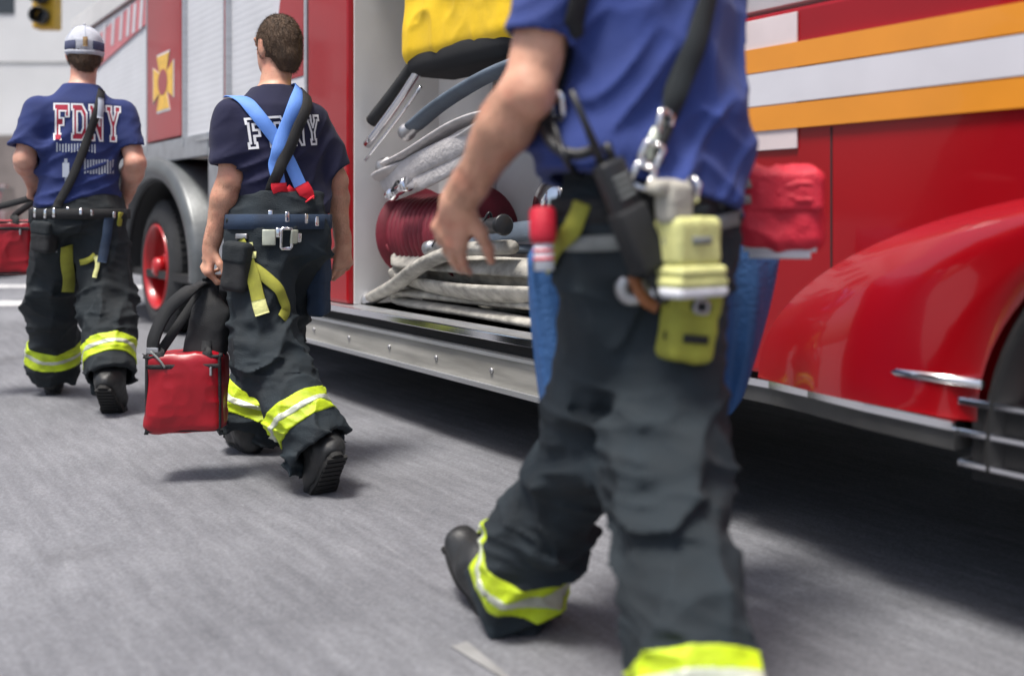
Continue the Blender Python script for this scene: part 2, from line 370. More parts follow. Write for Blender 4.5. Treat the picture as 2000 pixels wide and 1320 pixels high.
        for ax in range(3):
            o1, o2 = [(1, 2), (2, 0), (0, 1)][ax]
            a = [slice(1, n[i]) for i in range(3)]; b = list(a); a[ax] = slice(0, n[ax]); b[ax] = slice(1, n[ax] + 1)
            v0 = ins[tuple(a)]; v1 = ins[tuple(b)]; e = np.argwhere(v0 != v1)
            if not len(e): continue
            flip = v0[e[:, 0], e[:, 1], e[:, 2]]; off = np.array([1, 1, 1]); off[ax] = 0; e = e + off
            def cell(u, v):
                x = e.copy(); x[:, o1] -= u; x[:, o2] -= v; return idx[x[:, 0], x[:, 1], x[:, 2]]
            q = np.stack([cell(0, 0), cell(1, 0), cell(1, 1), cell(0, 1)], 1)
            q[~flip] = q[~flip][:, ::-1]; Q.append(q)
        Q = np.concatenate(Q); Q = Q[(Q >= 0).all(1)]
        # one light smoothing pass
        for _ in range(1):
            sm = np.zeros_like(V); c = np.zeros(N)
            for i in range(4):
                np.add.at(sm, Q[:, i], V[Q[:, (i + 1) % 4]] + V[Q[:, (i - 1) % 4]]); np.add.at(c, Q[:, i], 2)
            V = V * 0.5 + 0.5 * sm / np.maximum(c, 1)[:, None]
        s.V, s.Q = V, Q
        return mesh_np(name, V, Q, m, parent)
    def bvh(s): return BVHTree.FromPolygons([tuple(v) for v in s.V], [tuple(q) for q in s.Q.tolist()])

CAMP = Vector((0, 0, CAM_H))
def hit(bvh, px, py):
    d = Vector(W(px, py, 1.0)) - CAMP
    r = bvh.ray_cast(CAMP, d.normalized())
    return (np.array(r[0]), np.array(r[1])) if r[0] is not None else None
def catmull(P, n=8):
    P = [np.asarray(p, float) for p in P]; P = [2 * P[0] - P[1]] + P + [2 * P[-1] - P[-2]]; o = []
    for i in range(1, len(P) - 2):
        for k in range(n):
            t = k / n; a, b, c, d = P[i - 1:i + 3]
            o.append(0.5 * ((2 * b) + (c - a) * t + (2 * a - 5 * b + 4 * c - d) * t * t + (3 * b - a - 3 * c + d) * t ** 3))
    o.append(P[-2]); return np.array(o)
def band_mesh(name, P, Nn, width, thick, m, parent, world=True):
    "flat strap of given width and thickness through P with face normals Nn"
    P = np.asarray(P, float); n = len(P); V = []; widths = np.broadcast_to(width, (n,))
    for i in range(n):
        t = unit(P[min(i + 1, n - 1)] - P[max(i - 1, 0)]); nn = Nn[i] - t * (Nn[i] @ t); nn = unit(nn); sd = np.cross(t, nn)
        for a, b in ((-1, 0), (-.93, 1), (.93, 1), (1, 0), (.93, -.4), (-.93, -.4)):
            V.append(P[i] + sd * a * widths[i] / 2 + nn * thick * b)
    Q = []
    for i in range(n - 1):
        for k in range(6): Q.append((i * 6 + k, i * 6 + (k + 1) % 6, i * 6 + 6 + (k + 1) % 6, i * 6 + 6 + k))
    for i0, rv in ((0, True), ((n - 1) * 6, False)):
        for q in ((0, 1, 4, 5), (1, 2, 3, 4)):
            q = [i0 + x for x in q]; Q.append(tuple(q) if rv else tuple(q[::-1]))
    return mesh_np(name, V, Q, m, parent, smooth=False, world=world)
def strap_on(name, bvh, pts, width, m, parent, lift=0.005, thick=0.0025, n=8):
    "strap lying on a surface through 3-D points near it"
    C = catmull(pts, n); P, Nn = [], []
    for c in C:
        r = bvh.find_nearest(Vector(c))
        P.append(np.array(r[0]) + np.array(r[1]) * lift); Nn.append(np.array(r[1]))
    P = np.array(P); Nn = np.array(Nn)
    for _ in range(4):
        P[1:-1] = P[1:-1] * .4 + .3 * (P[2:] + P[:-2]); Nn[1:-1] = Nn[1:-1] * .4 + .3 * (Nn[2:] + Nn[:-2])
    for i, c in enumerate(P):      # keep above the cloth after smoothing
        r = bvh.find_nearest(Vector(c)); e = (c - np.array(r[0])) @ np.array(r[1])
        if e < lift * .6: P[i] = c + np.array(r[1]) * (lift * .6 - e)
    return band_mesh(name, P, Nn, width, thick, m, parent)

# ---------------------------------------------------------------- the street
F2 = unit((-0.571, 0.821, 0.0)); N2 = A3(F2[1], -F2[0], 0) * -1      # along the truck, and out of its side towards the walkers
N2 = A3(-F2[1], F2[0], 0)
def flat_quad(name, pts, z, m, parent=None):
    me = bpy.data.meshes.new(name); me.from_pydata([(p[0], p[1], z) for p in pts], [], [tuple(range(len(pts)))]); return link(name, me, m, parent)
g = flat_quad('road', [(-300, -300), (300, -300), (300, 300), (-300, 300)], 0.0, 'asphalt'); tag(g, kind='structure')
def ground_strip(name, a, b, wd, z, m):
    a = A3(*a, 0); b = A3(*b, 0); d = unit(b - a); s_ = A3(-d[1], d[0], 0) * wd / 2; n = max(2, int(np.linalg.norm(b - a) / .25)); V = []; Q = []
    for i in range(n + 1):
        c = a + (b - a) * i / n; j1, j2 = np.random.uniform(-.012, .012, 2)
        V += [c - s_ * (1 + j1 / wd * 4) + A3(0, 0, z), c + s_ * (1 + j2 / wd * 4) + A3(0, 0, z)]
    for i in range(n): Q.append((2 * i, 2 * i + 2, 2 * i + 3, 2 * i + 1))
    return tag(mesh_np(name, V, Q, m, smooth=False), kind='structure')
ground_strip('road_marking', (-9.0, 10.9), (-3.9, 10.6), 0.55, 0.004, 'line_paint')
ground_strip('road_marking', (-9.0, 13.4), (-4.6, 13.1), 0.45, 0.004, 'line_paint')
p0 = A3(-0.05, 2.1, 0); ground_strip('road_marking', (p0 - F2 * 2.2)[:2], (p0 + F2 * 0.12)[:2], 0.018, 0.004, 'worn_paint')

# far kerb, pavement and building wall across the junction
rb = 26.0
pv = MB().box((-60, rb - 4, 0), (40, rb + 1, 0.13), 0.02).build('pavement', 'kerb_stone'); tag(pv, kind='structure')
bld = empty('building', (-12, rb, 0)); tag(bld, 'pale grey stone building far across the street at the left edge', 'building')
MB().box((-30, 0.0, 3.0), (40, 9, 26)).build('wall', 'building_stone', bld)
MB().box((-30, -0.12, 0.13), (40, 8.8, 3.0)).build('plinth', 'building_plinth', bld)
for i in range(16):
    for j in range(4):
        MB().box((-28 + i * 4.2, -0.03, 6.2 + j * 4.4), (-26.2 + i * 4.2, 0.2, 8.6 + j * 4.4), 0.01).build('window', 'glass', bld)
for j in range(12): MB().box((-30, -0.02, 3.0 + j * 1.9), (40, 0.1, 3.05 + j * 1.9)).build('stone_course', 'kerb_stone', bld)

# traffic signal on a mast arm at the far corner
sg = empty('traffic_signal', (-11.6, 17.8, 0)); tag(sg, 'yellow traffic signal head with dark visors hanging at the top left', 'traffic light')
c = W(92, 20, 17.8) - A3(-11.6, 17.8, 0)
MB().tube([(0, 0, 0), (0, 0, 7.0)], 0.10, 12).build('pole', 'dull_steel', sg, True)
MB().tube([(0, 0, 5.9), (c[0] * .5, 0, 6.3), (c[0] + .4, 0, 6.45)], 0.055, 10).build('mast_arm', 'dull_steel', sg, True)
MB().tube([(c[0], 0, 5.0), (c[0], 0, 6.44)], 0.03, 8).build('hanger', 'dull_steel', sg, True)
MB().box((c[0] - .2, -.16, c[2] - .35), (c[0] + .2, .16, c[2] + .78), .04).build('housing', 'signal_yellow', sg)
for i in range(3):
    z = c[2] - .16 + i * .36
    MB().lathe([(-.165, .14), (-.40, .15), (-.40, .138), (-.165, .128)], lambda a, x, y, z=z: (c[0] + x, a, z + y), 20).build('visor', 'black_plastic', sg, True)
    MB().lathe([(-.163, .001), (-.163, .125), (-.175, .10), (-.18, .001)], lambda a, x, y, z=z: (c[0] + x, a, z + y), 20, False).build('lens', ['glass', 'glass', 'lamp_red'][i], sg, True)

# parked car far left, mostly outside the frame
def car(root):
    prof = [(-2.2, .35), (-2.25, .75), (-2.1, .98), (-1.5, 1.02), (-.8, 1.45), (.5, 1.47), (1.15, 1.02), (2.05, .85), (2.2, .6), (2.18, .35)]
    m = MB().prism(prof, lambda a, b, c_: (c_, a, b), -.88, .88)
    bmesh.ops.bevel(m.bm, geom=m.bm.edges[:], offset=.07, segments=2, affect='EDGES'); m.build('body', 'car_maroon', root, True)
    MB().prism([(-1.42, 1.03), (-.80, 1.40), (.48, 1.42), (1.02, 1.03)], lambda a, b, c_: (c_, a, b), -.885, .885).build('side_window', 'glass', root)
    MB().box((-.68, -1.60, 1.03), (.68, -1.0, 1.30)).build('rear_window', 'glass', root)
    for sx in (-1, 1):
        MB().box((sx * .84, -2.262, .72), (sx * .50, -2.15, .90), .02).build('tail_light', 'lamp_red', root)
        for y in (-1.35, 1.35):
            wv = MB().lathe([(-.1, .18), (-.1, .31), (.1, .31), (.1, .18)], lambda a, x, z: (sx * .80 + a, y + x, .31 + z), 24).build('wheel', 'rubber', root, True)
            MB().lathe([(-.08, .02), (-.08, .18), (.08, .18), (.08, .02)], lambda a, x, z: (sx * .80 + a, y + x, .31 + z), 16).build('rim', 'dull_steel', wv)
    MB().box((-.80, -2.30, .42), (.80, -2.2, .58), .03).build('bumper', 'chrome', root)
cr = empty('parked_car', (-9.35, 16.6, 0), R(20)); tag(cr, 'dark maroon car parked far behind at the left edge', 'car'); car(cr)

# ---------------------------------------------------------------- the fire truck (local x to the rear, y out to the walkers, z up)
BT = A3(-0.36, 4.33, 0)
truck = empty('fire_truck', tuple(BT), math.atan2(F2[1], F2[0])); tag(truck, 'red fire engine with white and orange stripes parked along the walkers', 'fire engine')
def tpart(name, m, lo, hi, bev=0.0, parent=truck): return MB().box(lo, hi, bev).build(name, m, parent)
# underframe
MB().box((-4.3, -.62, .42), (7.3, -.42, .70)).box((-4.3, -2.05, .42), (7.3, -1.85, .70)).box((-1.5, -1.9, .30), (1.2, -.5, .62)).box((-4.4, -2.46, .44), (7.4, -.06, .50)).build('chassis_frame', 'black_frame', truck)
MB().tube([(4.5, -2.3, .52), (4.5, -.2, .52)], .11, 12).build('axle', 'black_frame', truck, True)
MB().tube([(-3.15, -2.3, .50), (-3.15, -.2, .50)], .09, 12).build('axle', 'black_frame', truck, True)
MB().box((1.6, -2.48, .30), (3.5, -2.3, 1.0)).box((-1.6, -2.49, .25), (1.5, -2.35, 1.0)).box((-2.5, -2.48, .40), (-1.65, -2.3, 1.0)).build('far_light_block', 'black_frame', truck)  # unseen far-side slabs, added to block daylight so the underside stays dark

# equipment bay: recess x -1.62..0.81, floor .5
bx0, bx1 = -1.62, 0.81
tpart('bay_back', 'bay_wall', (bx0, -.56, .50), (bx1, -.52, 2.45))
tpart('bay_floor', 'aluminium', (bx0, -.76, .455), (bx1, -.03, .50))
tpart('bay_ceiling', 'bay_wall', (bx0, -.76, 2.40), (bx1, -.02, 2.45))
tpart('bay_side', 'bay_wall', (bx0 - .04, -.76, .50), (bx0, -.02, 2.45)); tpart('bay_side', 'bay_wall', (bx1 - .012, -.76, .502), (bx1 - .002, -.03, 2.398))
for x in (-1.0, -.35, .25): MB().box((x, -.52, .52), (x + .03, -.498, 2.38), .004).build('wall_rib', 'aluminium', truck)
tpart('top_panel', 'red_paint', (bx0 - .05, -2.5, 2.455), (1.32, 0, 3.0), .03)
tpart('pump_core', 'black_frame', (bx0 - .05, -2.45, .52), (1.3, -.57, 2.44))
# running board: top plate, bright nosing, channel beam
bd = tpart('running_board', 'aluminium', (bx0, -.03, .475), (1.95, .06, .498), .004)
tpart('nosing', 'chrome', (bx0, .061, .470), (1.95, .075, .502), .004, bd)
bm_ = tpart('step_beam', 'beam', (bx0, -.06, .275), (1.95, .045, .425), .006)
tpart('beam_lip', 'aluminium', (bx0, .046, .275), (1.95, .062, .297), .003, bm_)
tpart('beam_lip', 'aluminium', (bx0, .046, .405), (1.95, .058, .42), .003, bm_)
tpart('board_gap', 'black_frame', (bx0, -.06, .426), (1.95, .03, .474))
for x in np.arange(-1.4, 1.9, .42): MB().lathe([(.045, .001), (.045, .012), (.052, .010), (.053, .001)], lambda a, p, q, x=x: (x + p, a, .35 + q), 10, False).build('bolt', 'dull_steel', bm_, True)
# red divider
tpart('divider', 'red_paint', (bx1, -2.45, .50), (1.32, .0, 2.45), .02)
# shutters and body behind
def shutter(x0, x1, z0, z1):
    n = int((z1 - z0) / .045); prof = []
    for i in range(n):
        z = z0 + (z1 - z0) * i / n; dz = (z1 - z0) / n
        prof += [(z + dz * .06, -.0335), (z + dz * .2, -.033), (z + dz * .8, -.033), (z + dz * .94, -.0335)]
    V, Q = [], []
    for z, y in prof: V += [(x0, y, z), (x1, y, z)]
    for i in range(len(prof) - 1): Q.append((2 * i, 2 * i + 1, 2 * i + 3, 2 * i + 2))
    o = mesh_np('roller_shutter', V, Q, 'shutter', truck, smooth=False, world=False)
    MB().box((x0, -.045, z0 - .05), (x1, -.012, z0 - .002), .004).box((x0 + .3, -.012, z0 - .035), (x1 - .3, .004, z0 - .02), .003).build('shutter_bar', 'aluminium', o)
    for xa in (x0 - .03, x1): MB().box((xa, -.06, z0 - .05), (xa + .03, .002, z1), .004).build('shutter_rail', 'aluminium', o)
shutter(1.36, 2.62, 1.50, 2.78); shutter(2.70, 3.57, 1.50, 2.78); shutter(4.58, 7.32, 1.50, 2.78)
tpart('rear_body', 'red_paint', (1.325, -2.45, 1.42), (7.5, -.065, 3.0), .02)
tpart('body_top', 'white_paint', (1.325, -.064, 2.80), (7.5, .0, 3.0), .01)
tpart('wheel_pillar', 'red_paint', (3.61, -.063, 1.53), (4.53, .004, 2.79), .01)
tpart('rear_corner', 'red_paint', (7.36, -.063, .5), (7.5, .004, 2.79), .01)
tpart('mid_post', 'red_paint', (2.645, -.063, 1.45), (2.675, .0, 2.79), .004)
# lower doors in front of and behind the rear wheel, with a latch each
for a, b in ((1.36, 2.0), (2.04, 3.02)):
    dd = tpart('locker_door', 'fender_plate', (a, -.05, .55), (b, -.004, 1.41), .012); MB().lathe([(-.003, .001), (-.003, .045), (.012, .04), (.012, .001)], lambda q, x, y: ((a + b) / 2 + x, q, 1.0 + y), 16, False).build('latch', 'chrome', dd, True)
dd = tpart('locker_door', 'fender_plate', (5.85, -.05, .55), (7.32, -.004, 1.41), .012); MB().lathe([(-.003, .001), (-.003, .045), (.012, .04), (.012, .001)], lambda q, x, y: (6.5 + x, q, .95 + y), 16, False).build('latch', 'chrome', dd, True)
tpart('lower_body', 'black_frame', (1.33, -.6, .50), (3.06, -.052, 1.415)); tpart('lower_body', 'black_frame', (5.5, -.6, .50), (7.34, -.052, 1.415))
MB().box((3.03, -.05, 1.36), (5.84, -.004, 1.52), .01).build('wheel_arch_panel', 'fender_plate', truck)
def arch(cx, cz, r0, r1, y0, y1, a0=-4, a1=184, n=36, kx=1.0):
    V, Q = [], []
    for i in range(n + 1):
        t = R(a0 + (a1 - a0) * i / n); cs, sn = math.cos(t), math.sin(t); rm = (r0 + r1) / 2
        for r, y in ((r0, y0), (r0, y1 - .03), (r0 + .02, y1), (rm, y1 + .012), (r1 - .02, y1), (r1, y1 - .03), (r1, y0)): V.append((cx + (r + (kx - 1) * rm) * cs, y, cz + r * sn))
    for i in range(n):
        for k in range(6): Q.append((i * 7 + k, i * 7 + k + 1, i * 7 + 8 + k, i * 7 + 7 + k))
    return V, Q
V, Q = arch(4.28, .53, .70, .87, -.75, .05, kx=1.36); mesh_np('fender', V, Q, 'fender_dark', truck, world=False)
V, Q = arch(4.28, .53, .685, .698, -.80, -.02, kx=1.36); mesh_np('wheel_well', V, Q, 'black_frame', truck, world=False)
MB().box((3.05, -.82, .5), (5.5, -.80, 1.45)).build('well_back', 'black_frame', truck)

def wheel(cx, cz, ry, dual):
    e = empty('wheel', (cx, 0, cz)); e.parent = truck
    for j, yo in enumerate(([-.06, -.40] if dual else [-.05])):
        w_ = .29
        prof = [(yo, .34), (yo + .015, .40), (yo - .005, ry - .06), (yo - .035, ry - .012), (yo - .06, ry), (yo - w_ + .06, ry), (yo - w_ + .035, ry - .012), (yo - w_, ry - .07), (yo - w_, .34)]
        MB().lathe(prof, lambda a, x, z: (x, a, z), 64).build('tyre', 'rubber', e, True)
        m = MB()
        for k in range(56):        # tread blocks
            t = 2 * math.pi * k / 56
            for q in range(4):
                y = yo - .065 - q * .053; M = Matrix.Rotation(t, 4, 'Y')
                m.box((-.019, y - .022, ry - .003), (.019, y + .018, ry + .010), 0, M)
        m.build('tread', 'rubber', e)
    # deep dish rim
    MB().lathe([(-.075, .345), (-.05, .345), (-.045, .335), (-.06, .318), (-.14, .30), (-.255, .275), (-.27, .20), (-.26, .13), (-.14, .115), (-.12, .10), (-.12, .001), (-.30, .001), (-.30, .34)], lambda a, x, z: (x, a, z), 48, False).build('rim', 'rim_red', e, True)
    MB().lathe([(-.12, .001), (-.115, .085), (-.05, .075), (-.035, .05), (-.033, .001)], lambda a, x, z: (x, a, z), 24, False).build('hub', 'rim_red', e, True)
    for k in range(10):
        t = 2 * math.pi * k / 10; MB().lathe([(-.262, .001), (-.262, .018), (-.225, .016), (-.222, .001)], lambda a, x, z: (x + .165 * math.cos(t), a, z + .165 * math.sin(t)), 6, False).build('lug_nut', 'dull_steel', e)
wheel(4.5, .53, .53, True); wheel(-3.15, .50, .50, False)

# cab
tpart('cab_side', 'red_paint', (-4.75, -.10, .505), (-1.66, .0, 1.515), .012)
tpart('cab_body', 'black_frame', (-4.70, -2.4, .45), (-1.67, -.105, 1.5))
tpart('cab_far_side', 'red_paint', (-4.75, -2.5, .505), (-1.66, -2.405, 1.515), .012)
tpart('cab_upper', 'white_paint', (-4.75, -2.5, 1.519), (-1.66, .0, 2.9), .05)
for a, b in ((-2.85, -1.85), (-4.3, -3.1)): tpart('cab_window', 'glass', (a, -.02, 1.72), (b, .004, 2.55), .003)
tpart('stripe', 'orange_tape', (-4.74, 0, 1.185), (-1.70, .0125, 1.252)); tpart('stripe', 'white_tape', (-4.74, 0, 1.256), (-1.70, .0125, 1.346)); tpart('stripe', 'orange_tape', (-4.74, 0, 1.350), (-1.70, .0125, 1.417))
tpart('corner_panel', 'corner_white', (-1.99, 0.0005, 1.13), (-1.67, .008, 1.50), .002)
tpart('door_seam', 'black_frame', (-2.10, -.004, .52), (-2.094, .0012, 1.18))
MB().tube([(-1.735, .0, .98), (-1.735, .06, 1.0), (-1.735, .065, 1.2), (-1.735, .065, 1.75), (-1.735, .0, 1.78)], .016, 12).build('grab_rail', 'chrome', truck, True)
for nm_, mt_, z0, z1, g_ in (('rocker_trim', 'chrome', .470, .490, .012), ('sill', 'sill_metal', .425, .467, .004)):
    edge = [(-1.66, 0), (-1.90, .004), (-2.05, .026), (-2.25, .066), (-2.50, .094)]
    MB().prism([(x, y + g_) for x, y in edge] + [(-2.50, -.10), (-1.66, -.10)], lambda a, b, c_: (a, b, c_), z0, z1).build(nm_, mt_, truck)
# flared front fender: half ellipse bulging out
cs, ch, ea, eb = -3.15, .492, 1.30, .545
V, Q = [], []; nn_, mm_ = 48, 12
for i in range(nn_ + 1):
    t = math.pi * i / nn_
    for j in range(mm_ + 1):
        q = j / mm_; fa = ea * (1 - q) + .615 * q; fb = eb * (1 - q) + .50 * q
        bulge = .085 * math.sin(min(q * 1.5, 1) * math.pi / 2) - (.02 if j == mm_ else 0)
        V.append((cs + fa * math.cos(t), .002 + bulge, ch + fb * math.sin(t)))
for i in range(nn_):
    for j in range(mm_): Q.append((i * (mm_ + 1) + j, i * (mm_ + 1) + j + 1, (i + 1) * (mm_ + 1) + j + 1, (i + 1) * (mm_ + 1) + j))
fl = mesh_np('front_fender', V, Q, 'fender_red', truck, world=False)
V, Q = arch(-3.15, .43, .55, .612, -.8, .078); mesh_np('fender_lip', V, Q, 'black_frame', fl, world=False)
MB().tube([(-2.16, .040, .578), (-2.35, .080, .578), (-2.56, .088, .580)], .011, 8).build('fender_trim', 'chrome', fl, True)
for z in (.535, .466, .397): tpart('step_edge', 'chrome', (-2.72, -.02, z - .008), (-2.50, .085, z + .008), .004)
tpart('step_box', 'black_frame', (-2.74, -.4, .36), (-2.52, .06, .54))

# maltese emblem on the wheel pillar
def poly_plate(name, pts, m, parent, fn, lo, hi): return MB().prism(pts, fn, lo, hi).build(name, m, parent)
ex, ez = 4.06, 1.97
cross = []
for k in range(4):
    a = k * math.pi / 2
    for da, r in ((-.56, .25), (-.2, .215), (.2, .215), (.56, .25), (math.pi / 4, .10)): cross.append((r * math.cos(a + da), r * math.sin(a + da)))
em = poly_plate('emblem', [(x * 1.08, y * 1.08) for x, y in cross], 'white_tape', truck, lambda a, b, c_: (ex + a * 1.25, c_, ez + b), .0045, .008)
poly_plate('emblem_field', cross, 'gold', em, lambda a, b, c_: (ex + a * 1.25, c_, ez + b), .0085, .011)
poly_plate('emblem_centre', [(.10 * math.cos(t), .10 * math.sin(t)) for t in np.linspace(0, 2 * math.pi, 24, False)], 'red_paint', em, lambda a, b, c_: (ex + a * 1.25, c_, ez + b), .0115, .013)
# blurred slanted strokes on a rose band high on the rear shutter, and the red and white swoosh behind the middle man
bn = MB().prism([(4.62, 2.52), (7.25, 2.30), (7.25, 2.62), (4.62, 2.78)], lambda a, b, c_: (a, c_, b), -.030, -.020).build('lettering_band', 'pink_tape', truck)
for x in (4.78, 5.0, 5.2, 5.45, 5.75, 6.1, 6.5): MB().prism([(x, 2.50), (x + .09, 2.50), (x + .03, 2.74), (x - .06, 2.74)], lambda a, b, c_: (a, c_, b), -.019, -.016).build('letter_stroke', 'white_tape', bn)
sw = MB().prism([(1.40, 1.62), (2.02, 1.62), (1.86, 2.20), (1.62, 2.70), (1.40, 2.70)], lambda a, b, c_: (a, c_, b), -.031, -.022).build('swoosh', 'white_tape', truck)
MB().prism([(1.42, 1.72), (1.90, 1.72), (1.76, 2.18), (1.54, 2.62), (1.42, 2.62)], lambda a, b, c_: (a, c_, b), -.0215, -.018).build('swoosh_field', 'red_paint', sw)

# made-up slanted tubes imitating smeared chrome highlights; then the bay's caps and hose reel
def T(x, y, z): return (x, y, z)
MB().tube(catmull([(.74, -.10, 1.42), (.45, -.14, 1.62), (.10, -.16, 1.88), (-.10, -.18, 2.1)], 6), .035, 14).build('dark_streak_tube', 'rubber', truck, True)
MB().tube(catmull([(.72, -.06, 1.30), (.45, -.10, 1.50), (.22, -.12, 1.68)], 6), .022, 14).build('bright_streak_tube', 'chrome', truck, True)
MB().tube(catmull([(.70, -.04, 1.22), (.45, -.08, 1.40), (.25, -.10, 1.54)], 6), .008, 8).build('thin_streak_tube', 'chrome', truck, True)
rl = empty('hose_reel', (.36, -.30, .86)); rl.scale = (.85, .85, .85); rl.parent = truck
MB().tube([(-.33, 0, 0), (.33, 0, 0)], .09, 20).build('drum', 'dull_steel', rl, True)
for x in (-.34, .32): MB().lathe([(x, .01), (x, .27), (x + .02, .27), (x + .02, .01)], lambda a, p, q: (a, p, q), 36).build('flange', 'hose_red', rl, True)
pts = []
for k in range(12 * 22):
    a = 2 * math.pi * k / 22; u = k / 22; lay = int(u // 12)
    pts.append((-.29 + .052 * u, .205 * math.cos(a), .205 * math.sin(a)))
MB().tube(pts, .026, 8).build('booster_hose', 'hose_red', rl, True)
for x, z, r in ((-.55, 1.30, .075), (-.85, 1.30, .075), (-1.15, 1.30, .075)):
    gg = MB().lathe([(-.517, .001), (-.517, r), (-.485, r), (-.475, r * .9), (-.48, r * .85), (-.48, .001)], lambda a, p, q: (x + p, a, z + q), 28, False).build('gauge', 'chrome', truck, True)
    MB().lathe([(-.4795, .001), (-.4795, r * .82)], lambda a, p, q: (x + p, a, z + q), 28, False).build('gauge_face', 'white_paint', gg)
for x, z in ((-.45, .98), (-.95, .98)):
    MB().lathe([(-.52, .11), (-.40, .11), (-.40, .125), (-.32, .125), (-.30, .10), (-.30, .001)], lambda a, p, q: (x + p, a, z + q), 28, False).build('hose_cap', 'chrome', truck, True)

TM = Matrix.Translation(Vector(BT)) @ Matrix.Rotation(math.atan2(F2[1], F2[0]), 4, 'Z')
def TW(x, y, z): return np.array(TM @ Vector((x, y, z)))
def hose(label, m, pts, flat, n=10, group='hoses stowed in the pump bay'):
    P = [TW(*p) for p in pts]; o = empty('fire_hose', tuple(np.mean(P, 0) * A3(1, 1, 0) + A3(0, 0, min(p[2] for p in P))))
    MB().tube(catmull(P, n), 1.0, 12, flat).build('jacket', m, o, True, True)
    e = P[0]; d = unit(P[0] - P[1]); MB().tube([e - d * .02, e + d * .05, e + d * .055, e + d * .085], [.034, .034, .042, .042], 14).build('coupling', 'dull_steel', o, True, True)
    return tag(o, label, 'hose', group)
def folds(x0, x1, y, z0, n, dz, sag=.0, jit=.06):
    P = []
    for i in range(n):
        a, b = (x0, x1) if i % 2 == 0 else (x1, x0); r = lambda: random.uniform(-jit, jit)
        z = z0 + i * dz; s_ = 1 if b > a else -1
        P += [(a + r(), y + r() * .5, z), (a + (b - a) * .33, y + r(), z + sag + r() * .25), (a + (b - a) * .66, y + r(), z + sag * .6 + r() * .25), (b + r(), y + r() * .5, z + .004), (b + s_ * .045, y, z + dz * .5)]
    return P
hose('grey folded fire hose piled along the front of the running board', 'hose_grey', folds(-1.40, .52, -.16, .522, 5, .052, .012), (.055, .021), 6)
hose('grey folded fire hose lying behind the front pile, against the bay wall', 'hose_grey', folds(-1.45, .02, -.38, .525, 5, .055, .02), (.055, .021), 6)
hose('dark blue hose laid across the top of the grey hose pile', 'hose_blue', folds(-1.2, -.10, -.22, .805, 2, .05, .02, .06), (.045, .02), 6)
hose('white folded hose bundle strapped slanting above the red reel', 'hose_white', [(.60, -.12, 1.20), (.3, -.08, 1.24), (-.05, -.10, 1.34), (-.30, -.10, 1.37), (-.36, -.10, 1.345), (-.30, -.10, 1.32), (.1, -.13, 1.235), (.60, -.10, 1.15), (.65, -.12, 1.13), (.60, -.12, 1.11), (.25, -.07, 1.18), (-.25, -.10, 1.28), (-.3, -.1, 1.25), (-.2, -.11, 1.22), (.2, -.09, 1.12), (.5, -.1, 1.07)], (.052, .015), 6)
hose('dark blue hose sloping up above the white hose bundle', 'hose_blue', [(.28, -.08, 1.36), (.0, -.08, 1.45), (-.40, -.10, 1.54), (-.8, -.2, 1.60)], (.05, .026), 6)
hose('grey hose loop hanging at the left end of the pile', 'hose_grey', [(.72, -.10, .54), (.45, -.08, .62), (.15, -.06, .73), (-.15, -.07, .80), (-.45, -.12, .82)], (.05, .03), 6)
hose('white hose end lying on the right end of the grey pile', 'hose_white', [(-.75, -.12, .83), (-1.0, -.10, .845), (-1.30, -.12, .85)], (.05, .025), 6)

def nozzle(label, p, d, m, sc=1.0):
    p = TW(*p); d = unit(TW(*d) - TW(0, 0, 0)); o = empty('nozzle', tuple(p)); tag(o, label, 'nozzle')
    MB().tube([p + d * x * sc for x in (0, .04, .045, .10, .105, .16, .20, .205)], [r * sc for r in (.034, .034, .028, .024, .030, .030, .040, .034)], 18).build('barrel', m, o, True, True)
    n_ = unit(np.cross(d, UP0)); MB().tube(catmull([p + d * .07 * sc + n_ * .025, p + d * .09 * sc + UP0 * .05 * sc, p + d * .07 * sc - n_ * .025], 6), .006, 8).build('bail_handle', 'black_plastic', o, True, True)
UP0 = A3(0, 0, 1)
nozzle('silver nozzle lying on the hose pile near the red divider', (.10, -.05, .80), (-1, -.1, .15), 'dull_steel')
nozzle('black nozzle lying across the middle of the hose pile', (-.30, -.06, .90), (-1, .1, .05), 'black_plastic', 1.1)
nozzle('silver nozzle resting slanted above the red hose reel', (.42, -.03, 1.04), (-1, 0, .3), 'chrome', .9)
# things stowed in the bay
def rot_axes(yaw, pitch=0.0, roll=0.0):
    M = Matrix.Rotation(yaw, 3, 'Z') @ Matrix.Rotation(pitch, 3, 'X') @ Matrix.Rotation(roll, 3, 'Y'); return np.array([M @ Vector(v) for v in ((1, 0, 0), (0, 1, 0), (0, 0, 1))])
TA = np.array([F2, N2, A3(0, 0, 1)])
cb = TW(-.06, -.22, 1.91); v = Vol(cb - .6, cb + .6, .010)
v.rbox(cb, TA, (.45, .15, .26), .07); v.displace(lambda P: -.018 * ridge(P * A3(3.5, 3.5, 5) + 3) - .006 * ridge(P * 9))
yb = empty('equipment_bag', tuple(cb - A3(0, 0, .30))); tag(yb, 'bright yellow vinyl bag with black base hanging in the pump bay', 'bag')
v.mesh('body', 'yellow_vinyl', yb)
v = Vol(cb - .6, cb + .6, .010); v.rbox(cb - A3(0, 0, .245), TA, (.43, .150, .07), .06); v.mesh('base', 'black_web', yb)
cb = TW(-.98, -.36, 1.02); v = Vol(cb - .5, cb + .5, .010); v.rbox(cb, TA, (.30, .12, .14), .05); v.displace(lambda P: -.016 * ridge(P * 9))
tb = empty('canvas_roll', tuple(cb - A3(0, 0, .14))); tag(tb, 'tan canvas roll stowed at the back of the pump bay', 'canvas roll'); v.mesh('body', 'canvas_tan', tb)
